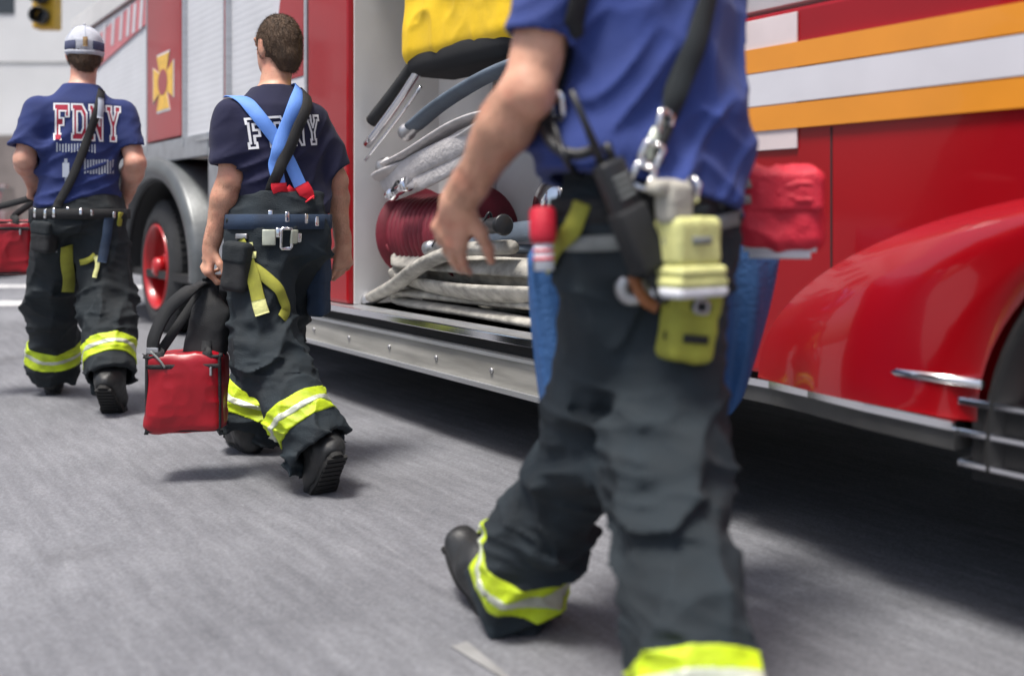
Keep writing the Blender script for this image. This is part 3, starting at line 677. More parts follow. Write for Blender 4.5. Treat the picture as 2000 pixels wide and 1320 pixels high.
for x in (-.16, .16):
    P = [cb + TA[0] * x + TA[1] * (.128 * math.cos(a)) + A3(0, 0, .148 * math.sin(a)) for a in np.linspace(-1.5, 1.5, 14)]; band_mesh('strap', P, [unit(p - cb - TA[0] * x) for p in P], .03, .003, 'black_web', tb)

# ---------------------------------------------------------------- people
UP = A3(0, 0, 1)
def hand(v, wrist, d, pn, th, curl, sc=1.0, k=.006):
    "wrist, finger direction, palm normal, thumb side, curl per joint (radians)"
    d = unit(d); pn = unit(pn - d * (pn @ d)); th = unit(np.cross(pn, d)) * (1 if np.cross(pn, d) @ th > 0 else -1)
    for i, o in enumerate((.030, .010, -.010, -.029)):
        kn = wrist + (d * (.088 - .006 * abs(i - 1)) + th * o) * sc
        v.cone(wrist + th * o * .55 * sc + d * .012, kn, .0165 * sc, .0125 * sc, .012)
        v.ball(kn - pn * .004, (d, pn, th), (.012 * sc, .0125 * sc, .0115 * sc), .008)
        ln = np.array([(.045, .026, .021), (.050, .030, .022), (.046, .028, .021), (.036, .021, .019)][i]) * sc
        p = kn; a = .18 + curl * (.55 + .1 * i); r = [.0098, .0104, .0098, .0086][i] * sc
        for j in range(3):
            q = d * math.cos(a) + pn * math.sin(a) + th * (.10, .03, -.04, -.12)[i]; q = unit(q); n_ = p + q * ln[j]
            v.cone(p, n_, r, r * .9, k); p = n_; r *= .9; a += curl * (.9, .75, 0)[j]
    b = wrist + (d * .022 + th * .022 + pn * .008) * sc; p = b; q = unit(d * .75 + th * .75 + pn * .35)
    for ln, r0, r1 in ((.045, .0165, .0125), (.034, .012, .0105), (.026, .0105, .009)):
        n_ = p + q * ln * sc; v.cone(p, n_, r0 * sc, r1 * sc, .008); p = n_; q = unit(q + d * .45 + pn * .35 * curl)

def person(c):
    F = unit(c['F']); L = A3(-F[1], F[0], 0); s = c['s']; C = c['C']; N = c['N']; J = c['J']; vx = c['vox']
    root = empty('person', (C[0], C[1], 0)); tag(root, c['label'], 'person')
    hip = C + UP * c['hip']; bulk = c.get('bulk', 1.0)
    st = [(0, .165, .115, 0), (.18, .160, .110, 0), (.38, .150, .106, .0), (.62, .170, .122, .005), (.78, .174, .118, .0), (.86, .150, .104, -.005), (.93, .105, .082, -.004), (1, .066, .062, 0)]
    st = [(a, b * s * bulk, d_ * s * bulk, e) for a, b, d_, e in st]
    base = hip - UP * .06 * s; top = N
    # ---- skin: head, neck, arms and hands on the torso
    al = np.array([J[k] for k in ('sl', 'el', 'wl', 'sr', 'er', 'wr')] + [J['fl'], J['fr'], base, c['head'] + UP * .14, N])
    lo = al.min(0) - .2; hi = al.max(0) + .2
    v = Vol(lo, hi, vx)
    v.loft(base, top, L, F, [(a, b * (.80 if a < .3 else .90), d_ * (.80 if a < .3 else .90), e) for a, b, d_, e in st], .02)
    H = c['head']; HF = unit(c.get('hf', F)); HL = A3(-HF[1], HF[0], 0)
    v.cone(N - UP * .05 * s, H - UP * .055 * s - HF * .012, .062 * s, .056 * s, .03)
    v.ball(H + UP * .012 * s - HF * .008, (HL, HF, UP), (.076 * s, .096 * s, .105 * s), .02)
    v.ball(H + HF * .038 * s - UP * .058 * s, (HL, HF, UP), (.055 * s, .055 * s, .062 * s), .03)
    v.cone(H + HF * .088 * s + UP * .01, H + HF * .108 * s - UP * .028, .010, .014, .012)
    v.cone(H + HF * .080 * s - UP * .066 * s + HL * .018, H + HF * .080 * s - UP * .066 * s - HL * .018, .010, .010, .01)
    for q in (1, -1):
        v.ball(H + HL * q * .076 * s - UP * .012, (HL, unit(HF * .9 - UP * .2), UP), (.011, .020, .032), .006)
        v.ball(H + HL * q * .031 + HF * .083 * s + UP * .012, (HL, HF, UP), (.014, .012, .011), .006)
        v.cone(H + HL * q * .015 + HF * .088 * s + UP * .03, H + HL * q * .05 + HF * .075 * s + UP * .03, .009, .009, .01)
    am = c.get('arm', 1.0) * s
    for q in 'lr':
        S_, E, Wr = J['s' + q], J['e' + q], J['w' + q]; fa = unit(Wr - E); ua = unit(E - S_)
        v.cone(S_ + (E - S_) * .05, S_ + (E - S_) * .45, .055 * am, .053 * am, .03); v.cone(S_ + (E - S_) * .45, E, .053 * am, .045 * am, .02)
        v.cone(E, E + (Wr - E) * .28, .046 * am, .050 * am, .02); v.cone(E + (Wr - E) * .28, Wr, .050 * am, .030 * am, .02)
        bk = unit(ua - fa + F * -.05); v.ball(E + bk * .018 * am, (L, F, UP), (.032 * am,) * 3, .03)
        v.cone(E + (Wr - E) * .85, Wr + fa * .02, .031 * am, .027 * am, .015, sq=(unit(np.cross(J['pn' + q], fa)), .82))
        fn_ = -unit(J['pn' + q] - fa * (J['pn' + q] @ fa)); sn_ = np.cross(fa, fn_)
        v.ball(E + (Wr - E) * .26 + fn_ * .014 * am + sn_ * .012, (fa, fn_, sn_), (.085 * am, .036 * am, .034 * am), .02)
        for o1, o2 in ((.010, -.006), (-.012, .008)):
            pv_ = [E + (Wr - E) * t + fn_ * (.047 - .017 * t) * am + sn_ * (o1 + o2 * math.sin(7 * t)) for t in (.35, .5, .65, .8, .95)] + [Wr + fa * .05 + fn_ * .015 + sn_ * o1]
            for x_, y_ in zip(pv_, pv_[1:]): v.cone(x_, y_, .0030, .0028, .004)
        hand(v, Wr, J['f' + q] - Wr, J['pn' + q], J['th' + q], J['curl' + q], s * 1.1)
    v.displace(lambda P: .0022 * vnoise(P * 28) + .001 * vnoise(P * 70))
    bo_ = v.mesh('body', c['skin'], root)
    if c.get('armhair'):
        rg = np.random.RandomState(5); ct = v.V[v.Q].mean(1); nr = np.cross(v.V[v.Q[:, 1]] - v.V[v.Q[:, 0]], v.V[v.Q[:, 3]] - v.V[v.Q[:, 0]]); nr /= np.linalg.norm(nr, axis=1)[:, None] + 1e-12
        VV, TT = [], []
        for q in 'lr':
            E, Wr = J['e' + q], J['w' + q]; ax_ = Wr - E; t = (ct - E) @ ax_ / (ax_ @ ax_); dd = np.linalg.norm(ct - E - np.clip(t, 0, 1)[:, None] * ax_, axis=1); ok = np.where((t > .05) & (t < .97) & (dd < .075) & (nr @ J['pn' + q] < .35))[0]
            for i_ in rg.choice(ok, min(c['armhair'], len(ok)), False):
                n_ = nr[i_]; d_ = unit(unit(ax_) * .9 + n_ * .45 + rg.normal(0, .35, 3)); s2 = unit(np.cross(d_, n_)) * .00028; k_ = len(VV); VV += [ct[i_] - s2, ct[i_] + s2, ct[i_] + d_ * rg.uniform(.006, .013)]; TT.append((k_, k_ + 1, k_ + 2))
        mesh_np('arm_hair', VV, TT, 'arm_hair', bo_, smooth=False)
    # ---- hair
    hv = Vol(H - .2, H + .2, .004)
    hv.ball(H + UP * .016 * s - HF * .010, (HL, HF, UP), (.081 * s, .101 * s, .109 * s), .02)
    hv.cone(H - HF * .062 - UP * .05, H - HF * .055 - UP * .088, .048, .036, .03)
    hv.cut(H + HF * .052 + UP * .04, unit(HF * 1.0 - UP * .35)); hv.cut(H - UP * .03 + HF * .025, unit(HF * .8 - UP * .62)); hv.cut(H - UP * .098, -UP)
    hv.displace(lambda P: -.0025 * ridge(P * A3(110, 110, 45)) - .002 * vnoise(P * 40))
    ho = hv.mesh('hair', 'hair_brown', root)
    rg = np.random.RandomState(11); q_ = hv.Q[rg.randint(0, len(hv.Q), c.get('nhair', 9000))]; a_, b_, d_ = hv.V[q_[:, 0]], hv.V[q_[:, 1]], hv.V[q_[:, 3]]
    nr = np.cross(b_ - a_, d_ - a_); nr /= np.linalg.norm(nr, axis=1)[:, None] + 1e-12; u1, u2 = rg.rand(2, len(q_), 1); p_ = a_ + (b_ - a_) * u1 + (d_ - a_) * u2
    out_ = ((p_ - H) * nr).sum(1) > 0; p_, nr = p_[out_], nr[out_]; M_ = len(p_)
    dr = nr * .55 + A3(0, 0, -.55) - HF * .15 + rg.normal(0, .35, (M_, 3)); dr -= nr * np.minimum((dr * nr).sum(1) - .25, 0)[:, None]; dr /= np.linalg.norm(dr, axis=1)[:, None]
    sd = np.cross(dr, nr); sd /= np.linalg.norm(sd, axis=1)[:, None] + 1e-9; ln_ = rg.uniform(.006, .014, (M_, 1)); wd_ = .0007
    VV = np.concatenate([p_ - sd * wd_, p_ + sd * wd_, p_ + dr * ln_]); mesh_np('hair_strands', VV, np.stack([np.arange(M_), np.arange(M_) + M_, np.arange(M_) + 2 * M_], 1), 'hair_brown', ho, smooth=False)
    # ---- shirt
    hem = c['hem']; hz = hem[0]
    arms = [J[k] for k in ('sl', 'el', 'sr', 'er')]
    lo = np.minimum.reduce([base] + arms) - .16; hi = np.maximum.reduce([top] + arms) + .16
    lo[:2] = np.minimum(lo[:2], C[:2] - .32); hi[:2] = np.maximum(hi[:2], C[:2] + .32); lo[2] = hz - .12
    sv = Vol(lo, hi, c['cvox'])
    g_ = c.get('loose', .016)
    ss = [(0, st[0][1] + g_ * 1.2, st[0][2] + g_ * 1.8, 0), (.2, st[1][1] + g_ * 1.5, st[1][2] + g_ * 1.9, 0), (.4, st[2][1] + g_ * 1.5, st[2][2] + g_ * 1.8, 0)] + [(a, b + g_, d_ + g_, e) for a, b, d_, e in st[3:]]
    sv.loft(base - UP * .10, top, L, F, [((a * np.linalg.norm(top - base) + .10) / (np.linalg.norm(top - base) + .10) if a > 0 else 0, b, d_, e) for a, b, d_, e in ss], .02)
    for q in 'lr':
        S_, E = J['s' + q], J['e' + q]; u = unit(E - S_); ln = np.linalg.norm(E - S_); e_ = S_ + u * ln * c['slv']
        tv = Vol(sv.lo, sv.lo + sv.h * (sv.n - 1.5), sv.h); tv.cone(S_ + u * .015, e_ + u * .12, .064 * am, .074 * am + .007, .02)
        tv.op(lambda P: (P - e_) @ u, e_ - .25, e_ + .3, .01, 'i')
        m_ = tv.d.shape; sv.d[:m_[0], :m_[1], :m_[2]] = smin(sv.d[:m_[0], :m_[1], :m_[2]], tv.d, .055)
    fd = c['fold']
    def loc(P): X = P - C; return np.stack([X @ L, X @ F, P[:, 2]], 1)
    def sfold(P):
        Q = loc(P); wv = vnoise(Q * 4 + 7) * .35; a = Q[:, 0] * fd[0] + Q[:, 2] * fd[1]; b = -Q[:, 0] * fd[1] + Q[:, 2] * fd[0]
        low = np.clip((1.5 * s - Q[:, 2]) / .35, .25, 1)
        r1 = ridge(np.stack([a * 9 + wv * 2, b * 2.4, Q[:, 1] * 3], 1)); r2 = ridge(np.stack([a * 19 + wv * 3 + 5, b * 4.5, Q[:, 1] * 6], 1))
        side = np.sign(Q[:, 0]); a2 = Q[:, 0] * .55 * side + Q[:, 2] * .83
        r3 = ridge(np.stack([a2 * 13 + 3 + wv * 2, Q[:, 0] * 3, Q[:, 1] * 4], 1))
        return -fd[2] * low * (r1 + .42 * r2 + .45 * r3 - .62) + .004 * vnoise(Q * 9)
    sv.displace(sfold)
    for q in 'lr':
        S_, E = J['s' + q], J['e' + q]; u = unit(E - S_); ln = np.linalg.norm(E - S_); e_ = S_ + u * ln * c['slv']
        sv.cone(e_ - u * .03, e_ + u * .05, .056 * am, .066 * am, mode='s')
    hn = unit(UP * -1 + np.asarray(hem[1]))
    inner = [(0, ss[0][1] - .014, ss[0][2] - .014, 0), (1, ss[0][1] - .02, ss[0][2] - .02, 0)]
    sv.loft(C + UP * (hz - .15), C + UP * (hz + .05), L, F, inner, mode='s')
    sv.cut(C + UP * hz, hn)
    sv.op(lambda P: (N + F * .01 - UP * .0) [2] * 0 + (np.sqrt((((P - (N + UP * .025 * s + F * .015)) * A3(1, 1, .8)) ** 2).sum(-1)) - .068 * s), N - .1, N + .12, mode='s')
    sh = sv.mesh('shirt', c['shirt'], root)
    # ---- trousers
    legs = np.array([J[k] for k in ('hl', 'kl', 'al', 'hr', 'kr', 'ar')] + [C + UP * (hz + .08)])
    tvv = Vol(legs.min(0) - .24, legs.max(0) + .24, c['cvox']); pr = c['pant'] * s; pb = c.get('pbulk', bulk)
    tvv.loft(hip - UP * .10 * s, C + UP * (hz + .07), L, F, [(0, .150 * s * pb, .135 * s, -.01), (.5, .175 * s * pb, .138 * s * pb, -.012), (1, .168 * s * pb, .122 * s * pb, 0)], .03)
    ax = {}
    for q in 'lr':
        h_, k_, a_ = J['h' + q], J['k' + q], J['a' + q]
        u = unit(a_ - k_); he = a_ - u * .015 * s; ax[q] = (k_, he, u)
        tvv.cone(h_ - UP * .02, k_, c.get('thigh', .118) * s, pr * 1.0, .05); tvv.cone(k_, he + u * .2, pr, pr * 1.03, .035)
        tvv.ball(k_ + F * .02, (L, F, UP), (pr * 1.03, pr * 1.08, pr * 1.2), .04)
        tvv.op(lambda P, h=he, u_=u, k2=k_: np.minimum(np.maximum((P - h) @ u_, -((np.sqrt((((P - h) - ((P - h) @ u_)[..., None] * u_) ** 2).sum(-1))) - pr * 1.8)), 9) * 1.0, he - .28, he + .28, mode='i', mg=0) if False else None
    for q in 'lr':
        k_, he, u = ax[q]
        def cutfn(P, h=he, u_=u):
            X = P - h; t = X @ u_; r = np.sqrt(((X - t[..., None] * u_) ** 2).sum(-1)); return np.where(r < pr * 1.9, t, -.09)
        tvv.op(cutfn, he - .30, he + .30, mode='i', mg=0)
    def tfold(P):
        Q = loc(P); wv = vnoise(Q * 5 + 3); kz = max(J['kl'][2], J['kr'][2]); z = Q[:, 2]
        kn = np.exp(-((z - kz + .02) / .14) ** 2); an = np.clip((.34 - z) / .2, 0, 1); cr_ = np.exp(-((z - C[2] - c['hip'] + .12) / .1) ** 2)
        r1 = ridge(np.stack([Q[:, 0] * 4, Q[:, 1] * 4 + 2, z * 13 + Q[:, 0] * 4 + wv * .9], 1)); r2 = ridge(np.stack([Q[:, 0] * 7 + 9, Q[:, 1] * 7, z * 26 - Q[:, 0] * 8 + wv], 1))
        r3 = ridge(np.stack([Q[:, 0] * 12 + z * 3, Q[:, 1] * 12, z * 2.6 + wv * .5], 1))
        return -.032 * s * c.get('pf', 1) * ((.40 + kn + 1.0 * an + .4 * cr_) * (r1 * .8 + r2 * .35 - .35) + .5 * (r3 - .3)) + .006 * vnoise(Q * 7) - .0045 * (.3 + kn + an) * ridge(np.stack([Q[:, 0] * 14, Q[:, 1] * 14, z * 44 + wv * 2], 1))
    tvv.displace(tfold)
    keep = tvv.d.copy()
    for q in 'lr':
        k_, he, u = ax[q]; tvv.cone(he - u * .05, he + u * .12, pr * .80, pr * .84, mode='s')
    tr = tvv.mesh('trousers', c['trouser'], root); keepV = (tvv.V, tvv.Q)
    # reflective bands round the cuffs
    for q in 'lr':
        k_, he, u = ax[q]; b0, b1 = c['band']
        def slab(a, b, gw, name, m, par):
            ctr = he - u * (a + b) / 2; bv = Vol(ctr - pr * 1.6, ctr + pr * 1.6, .004)
            # resample the trouser field
            g0 = (bv.lo[None] - tvv.lo) / tvv.h; I = [g0[0, i] + np.arange(bv.n[i]) * (bv.h / tvv.h) for i in range(3)]
            i0 = [np.clip(np.floor(x).astype(int), 0, keep.shape[j] - 2) for j, x in enumerate(I)]; f = [np.clip(x - i0[j], 0, 1) for j, x in enumerate(I)]
            d = 0
            for a_ in (0, 1):
                for b_ in (0, 1):
                    for c_ in (0, 1):
                        wg = ((f[0] if a_ else 1 - f[0])[:, None, None] * (f[1] if b_ else 1 - f[1])[None, :, None] * (f[2] if c_ else 1 - f[2])[None, None, :])
                        d = d + wg * keep[np.ix_(i0[0] + a_, i0[1] + b_, i0[2] + c_)]
            bv.d = (d - gw).astype(np.float32)
            def sl2(P):
                X = P - he; t = -(X @ u); r = np.sqrt(((X + t[..., None] * u) ** 2).sum(-1)); return np.maximum(np.abs(t - (a + b) / 2) - (b - a) / 2, r - pr * 1.5)
            bv.op(sl2, bv.lo, bv.lo + bv.h * bv.n, mode='i', mg=0)
            bv.cone(he, he - u * .3, pr * .78, pr * .78, mode='s')
            return bv.mesh(name, m, par)
        bo = slab(b0, b1, .0045, 'reflective_band', 'lime', tr)
        md = (b0 + b1) / 2; slab(md - .011, md + .011, .0075, 'silver_stripe', 'reflective', bo)
    # ---- boots
    for q in 'lr':
        a_ = J['a' + q]; pit = J['pit' + q]; fh = unit(J.get('ft' + q, F)); fd_ = unit(fh * math.cos(pit) + UP * math.sin(pit)); ud = unit(UP * math.cos(pit) - fh * math.sin(pit)); sd = np.cross(fd_, ud)
        o = a_ - ud * .10 * s; pt = lambda x, z: o + fd_ * x * s + ud * z * s
        bv = Vol(o - .32, o + .32, .006)
        bv.cone(pt(-.05, .055), pt(.10, .055), .046 * s, .050 * s, .03); bv.cone(pt(.10, .052), pt(.185, .046), .051 * s, .045 * s, .03, sq=(ud, 1.15))
        bv.cone(pt(-.005, .12), pt(.09, .075), .056 * s, .048 * s, .04); bv.cone(pt(-.01, .10), a_ + (J['k' + q] - a_) * .45, .058 * s, .068 * s, .04)
        bv.cut(pt(0, .024), -ud)
        bv.displace(lambda P: -.004 * ridge(P * 22) + .002 * vnoise(P * 40))
        bo = bv.mesh('boot', 'boot_rubber', root)
        out = []
        for t in np.linspace(0, 2 * math.pi, 36, False):
            x = .07 + .152 * math.cos(t); wd = .052 if math.cos(t) > 0 else .046; out.append((x, wd * (abs(math.sin(t)) ** .7) * (1 if math.sin(t) > 0 else -1) * (1 - .12 * math.exp(-((x - .04) / .04) ** 2))))
        m = MB().prism(out, lambda a, b, c_: Vector(o + (fd_ * a + sd * b + ud * c_) * s), .006, .030)
        for x in np.arange(-.06, .21, .024): m.box((-.008, -.036, 0), (.008, .036, .012), 0, Matrix([[*(fd_ * s)], [*(sd * s)], [*(ud * s)]]).transposed().to_4x4() if False else Matrix.Translation(Vector(o + fd_ * x * s)) @ Matrix([fd_, sd, ud]).transposed().to_4x4())
        m.build('sole', 'sole_rubber', bo, False, True)
    return dict(root=root, shirt=sh, trousers=tr, sb=sv.bvh(), tb=tvv.bvh(), F=F, L=L, C=C, s=s)

def outline_letters(name, word, origin, eu, ev, hgt, wid, gap, bvh, dirn, m, parent, stroke=.010, lift=.003, fill=None):
    "collegiate block letters as outlines laid on cloth; eu right, ev up"
    GL = {'F': [(0, 0), (.42, 0), (.42, .16), (.34, .16), (.34, .40), (.62, .40), (.62, .60), (.34, .60), (.34, .80), (.78, .80), (.78, .64), (.98, .64), (.98, 1), (0, 1), (0, .84), (.10, .84), (.10, .16), (0, .16)],
          'D': [(0, 0), (.70, 0), (1, .24), (1, .76), (.70, 1), (0, 1), (0, .84), (.10, .84), (.10, .16), (0, .16)],
          'N': [(0, 0), (.36, 0), (.36, .16), (.28, .16), (.28, .56), (.74, 0), (.92, 0), (.92, .84), (1, .84), (1, 1), (.64, 1), (.64, .84), (.72, .84), (.72, .42), (.26, 1), (0, 1), (0, .84), (.08, .84), (.08, .16), (0, .16)],
          'Y': [(.30, 0), (.70, 0), (.70, .16), (.62, .16), (.62, .42), (.88, .84), (1, .84), (1, 1), (.62, 1), (.62, .84), (.66, .84), (.50, .60), (.34, .84), (.38, .84), (.38, 1), (0, 1), (0, .84), (.12, .84), (.38, .42), (.38, .16), (.30, .16)],
          'd': [(.34, .20), (.62, .20), (.76, .34), (.76, .66), (.62, .80), (.34, .80)]}
    dv = Vector(dirn)
    def put(a, b, lf):
        p = origin + eu * a + ev * b
        r = bvh.ray_cast(Vector(p - np.array(dirn) * .5), dv)
        return None if r[0] is None else np.array(r[0]) - np.array(dirn) * lf
    V, Q = [], []; V2, Q2 = [], []
    for i, ch in enumerate(word):
        x0 = i * (wid + gap)
        for key in ([ch, 'd'] if ch == 'D' else [ch]):
            g_ = [(x0 + a * wid, b * hgt) for a, b in GL[key]]
            for (a0, b0), (a1, b1) in zip(g_, g_[1:] + g_[:1]):
                e = np.array([a1 - a0, b1 - b0]); ln = np.linalg.norm(e); e /= ln; nr = np.array([-e[1], e[0]]); k = max(1, int(ln / .02)); prev = None
                for j in range(k + 1):
                    t = -stroke / 2 + (ln + stroke) * j / k; c0 = np.array([a0, b0]) + e * t; A_ = put(*(c0 + nr * stroke / 2), lift); B_ = put(*(c0 - nr * stroke / 2), lift)
                    if A_ is None or B_ is None: prev = None; continue
                    V += [A_, B_]; n = len(V)
                    if prev: Q.append((prev[0], prev[1], n - 1, n - 2))
                    prev = (n - 2, n - 1)
        if fill:
            K = 14; G = np.full((K + 1, K + 1), -1)
            from mathutils.geometry import intersect_point_line
            def inside(x, y, poly):
                r = False
                for (xa, ya), (xb, yb) in zip(poly, poly[1:] + poly[:1]):
                    if (ya > y) != (yb > y) and x < (xb - xa) * (y - ya) / (yb - ya) + xa: r = not r
                return r
            for a in range(K):
                for b in range(K):
                    ca, cb_ = (a + .5) / K, (b + .5) / K
                    if inside(ca, cb_, GL[ch]) and not (ch == 'D' and inside(ca, cb_, GL['d'])):
                        q = []
                        for da, db in ((0, 0), (1, 0), (1, 1), (0, 1)):
                            if G[a + da, b + db] < 0:
                                p = put(x0 + (a + da) / K * wid, (b + db) / K * hgt, lift * .6)
                                if p is None: q = None; break
                                V2.append(p); G[a + da, b + db] = len(V2) - 1
                            q.append(G[a + da, b + db])
                        if q: Q2.append(tuple(q))
    o = mesh_np(name, V, Q, m, parent, smooth=False)
    if Q2: mesh_np('letter_fill', V2, Q2, fill, o, smooth=False)
    return o
def bars_on(name, rows, origin, eu, ev, bvh, dirn, m, parent, lift=.003):
    V, Q = [], []; dv = Vector(dirn)
    for a0, a1, b0, b1 in rows:
        q = []
        for a, b in ((a0, b0), (a1, b0), (a1, b1), (a0, b1)):
            p = origin + eu * a + ev * b; r = bvh.ray_cast(Vector(p - np.array(dirn) * .5), dv)
            if r[0] is None: q = None; break
            q.append(np.array(r[0]) - np.array(dirn) * lift)
        if q: n = len(V); V += q; Q.append((n, n + 1, n + 2, n + 3))
    return mesh_np(name, V, Q, m, parent, smooth=False)
def pxs(P, pts, which='sb'):
    "points on the shirt or trousers under photo pixels"
    o = []
    for q_ in pts:
        if len(q_) == 3: o.append(np.asarray(q_, float)); continue
        x, y = q_; r = hit(P[which], x, y) or hit(P['tb' if which == 'sb' else 'sb'], x, y)
        if r: o.append(r[0])
    return o
def buckle(c, n, t, w_, h_, m, parent, name='buckle', th=.006, bar=.006):
    "open rectangular buckle lying on a surface"
    n = unit(n); t = unit(t - n * (t @ n)); b = np.cross(n, t); c = c + n * th
    k = [c + t * x * h_ / 2 + b * y * w_ / 2 for x, y in ((1, -.8), (1, .8), (.8, 1), (-.8, 1), (-1, .8), (-1, -.8), (-.8, -1), (.8, -1), (1, -.8), (1, .0))]
    return MB().tube(k, bar * .6, 8).build(name, m, parent, True, True)

FW = F2.copy()
# --- nearest firefighter (right foreground, head above the frame)
def V3(*a): return np.array(a, float)
C3 = V3(.265, 2.0, 0)
Lw = A3(-FW[1], FW[0], 0)
P3 = person(dict(label='nearest firefighter in blue shirt and dark bunker trousers, head above the frame', F=FW, s=1.0, bulk=1.16, C=C3, N=V3(.255, 2.03, 1.50), hip=.94, head=V3(.245, 2.06, 1.665),
    skin='skin', armhair=2600, shirt='shirt_blue', trouser='bunker', vox=.005, cvox=.006, hem=(.985, -.22 * Lw * -1), slv=.66, fold=(.80, .60, .034), loose=.020, pant=.098, pf=1.0, pbulk=.99, thigh=.102, band=(.030, .118), arm=1.06,
    J=dict(sl=V3(.10, 1.886, 1.45), el=W(1030, 182, 1.86), wl=W(897, 392, 1.99), fl=W(868, 500, 2.06), pnl=V3(.50, .85, .05), thl=V3(.9, -.4, 0), curll=.30,
           sr=V3(.43, 2.114, 1.45), er=V3(.445, 2.24, 1.18), wr=V3(.41, 2.36, .96), fr=V3(.40, 2.38, .86), pnr=V3(-.8, .0, -.1), thr=V3(-.3, .8, 0), curlr=.9,
           hl=C3 + .075 * Lw + UP * .92, kl=V3(.185, 2.12, .475), al=W(985, 1150, 2.34), pitl=R(34), hr=C3 - .09 * Lw + UP * .92, kr=V3(.290, 1.88, .475), ar=V3(.310, 1.575, .10), pitr=R(0))))
# --- middle firefighter
C2 = V3(-.858, 3.69, 0)
P2 = person(dict(label='middle firefighter with crossed blue suspenders over a navy lettered shirt', F=FW, s=.955, C=C2, N=V3(-.895, 3.72, 1.425), hip=.90, head=V3(-.885, 3.76, 1.585), hf=unit(V3(-.75, .66, 0)),
    skin='skin', armhair=1200, shirt='shirt_navy', trouser='bunker', vox=.006, cvox=.0068, hem=(.955, V3(0, 0, 0)), slv=.80, fold=(.55, .83, .026), loose=.016, pant=.112, pf=1.0, band=(.075, .175), arm=.94,
    J=dict(sl=C2 + .158 * Lw + UP * 1.325 + V3(-.035, .02, 0), el=W(450, 350, 3.60), wl=W(412, 482, 3.61), fl=W(400, 560, 3.62), pnl=V3(.75, .55, .0), thl=V3(.5, -.6, 0), curll=1.0,
           sr=C2 - .158 * Lw + UP * 1.325 + V3(-.03, .02, 0), er=W(655, 352, 3.85), wr=W(670, 478, 3.92), fr=W(668, 556, 3.97), pnr=V3(-.55, .8, 0), thr=V3(-.8, -.4, 0), curlr=.45,
           hl=C2 + .088 * Lw + UP * .88, kl=W(520, 690, 3.56), al=W(632, 878, 3.40), pitl=R(-52), hr=C2 - .088 * Lw + UP * .88, kr=V3(-.945, 3.97, .49), ar=W(487, 838, 4.02), pitr=R(8))))
# --- farthest firefighter
C1 = V3(-2.155, 4.98, 0)
P1 = person(dict(label='farthest firefighter at left wearing a grey cap and lettered blue shirt', F=unit(V3(-.42, .9, 0)), s=1.05, C=C1, N=V3(-2.165, 5.0, 1.60), hip=.97, head=V3(-2.165, 5.04, 1.765), hf=unit(V3(-.42, .9, 0)),
    skin='skin_pale', shirt='shirt_mid', trouser='bunker_black', vox=.007, cvox=.008, hem=(.975, V3(0, 0, 0)), slv=.78, fold=(.4, .92, .026), loose=.018, pant=.114, pf=.8, band=(.075, .175), arm=1.0,
    J=dict(sl=V3(-2.325, 4.885, 1.485), el=W(48, 312, 4.83), wl=W(63, 352, 5.05), fl=W(66, 378, 5.12), pnl=V3(.9, 0, -.2), thl=V3(0, .4, 1), curll=1.0,
           sr=V3(-1.985, 5.07, 1.485), er=W(264, 318, 5.02), wr=W(246, 385, 5.16), fr=W(236, 418, 5.22), pnr=V3(-.8, .2, -.2), thr=V3(-.2, .9, .3), curlr=.5,
           hl=V3(-2.24, 4.94, .95), kl=W(103, 595, 5.17), al=W(104, 728, 5.33), pitl=R(4), ftl=unit(V3(-.42, .9, 0)), hr=V3(-2.07, 5.02, .95), kr=W(210, 596, 4.97), ar=W(216, 742, 4.74), pitr=R(-42), ftr=unit(V3(-.1, 1, 0)))))
# ---------------------------------------------------------------- what the firefighters wear
DV = A3(0, 1, 0)
def sstrap(P, name, pts, wd, m, which='sb', lift=.006):
    q = pxs(P, pts, which); return strap_on(name, P[which], q, wd, m, P['root'], lift) if len(q) > 1 else None
def clip_at(P, x, y, w_, h_, m='chrome', which='tb', name='clip'):
    r = hit(P[which], x, y)
    if r is None: return
    p, n = r; n = unit(n * A3(1, 1, .3)); up = unit(UP - n * (UP @ n)); sd = np.cross(up, n); M = Matrix([sd, n, up]).transposed().to_4x4(); M.translation = Vector(p)
    return MB().box((-w_ / 2, .001, -h_ / 2), (w_ / 2, .011, h_ / 2), .004, M).build(name, m, P['root'], True, True)
def belt(P, z, wd, m, lift=.004, z2=None, name='belt'):
    pts = []
    for a in np.linspace(0, 2 * math.pi, 40, False):
        d = A3(math.cos(a), math.sin(a), 0); zz = z + (0 if z2 is None else z2 * (P['L'] @ d)); o = P['C'] + UP * zz
        r = P['tb'].ray_cast(Vector(o + d * .6), Vector(-d)); pts.append((np.array(r[0]) + d * lift, d))
    pts.append(pts[0]); X = np.array([p[0] for p in pts])
    for _ in range(2): X[1:-1] = .5 * X[1:-1] + .25 * (X[2:] + X[:-2])
    return band_mesh(name, X, [p[1] for p in pts], wd, .004, m, P['root'])

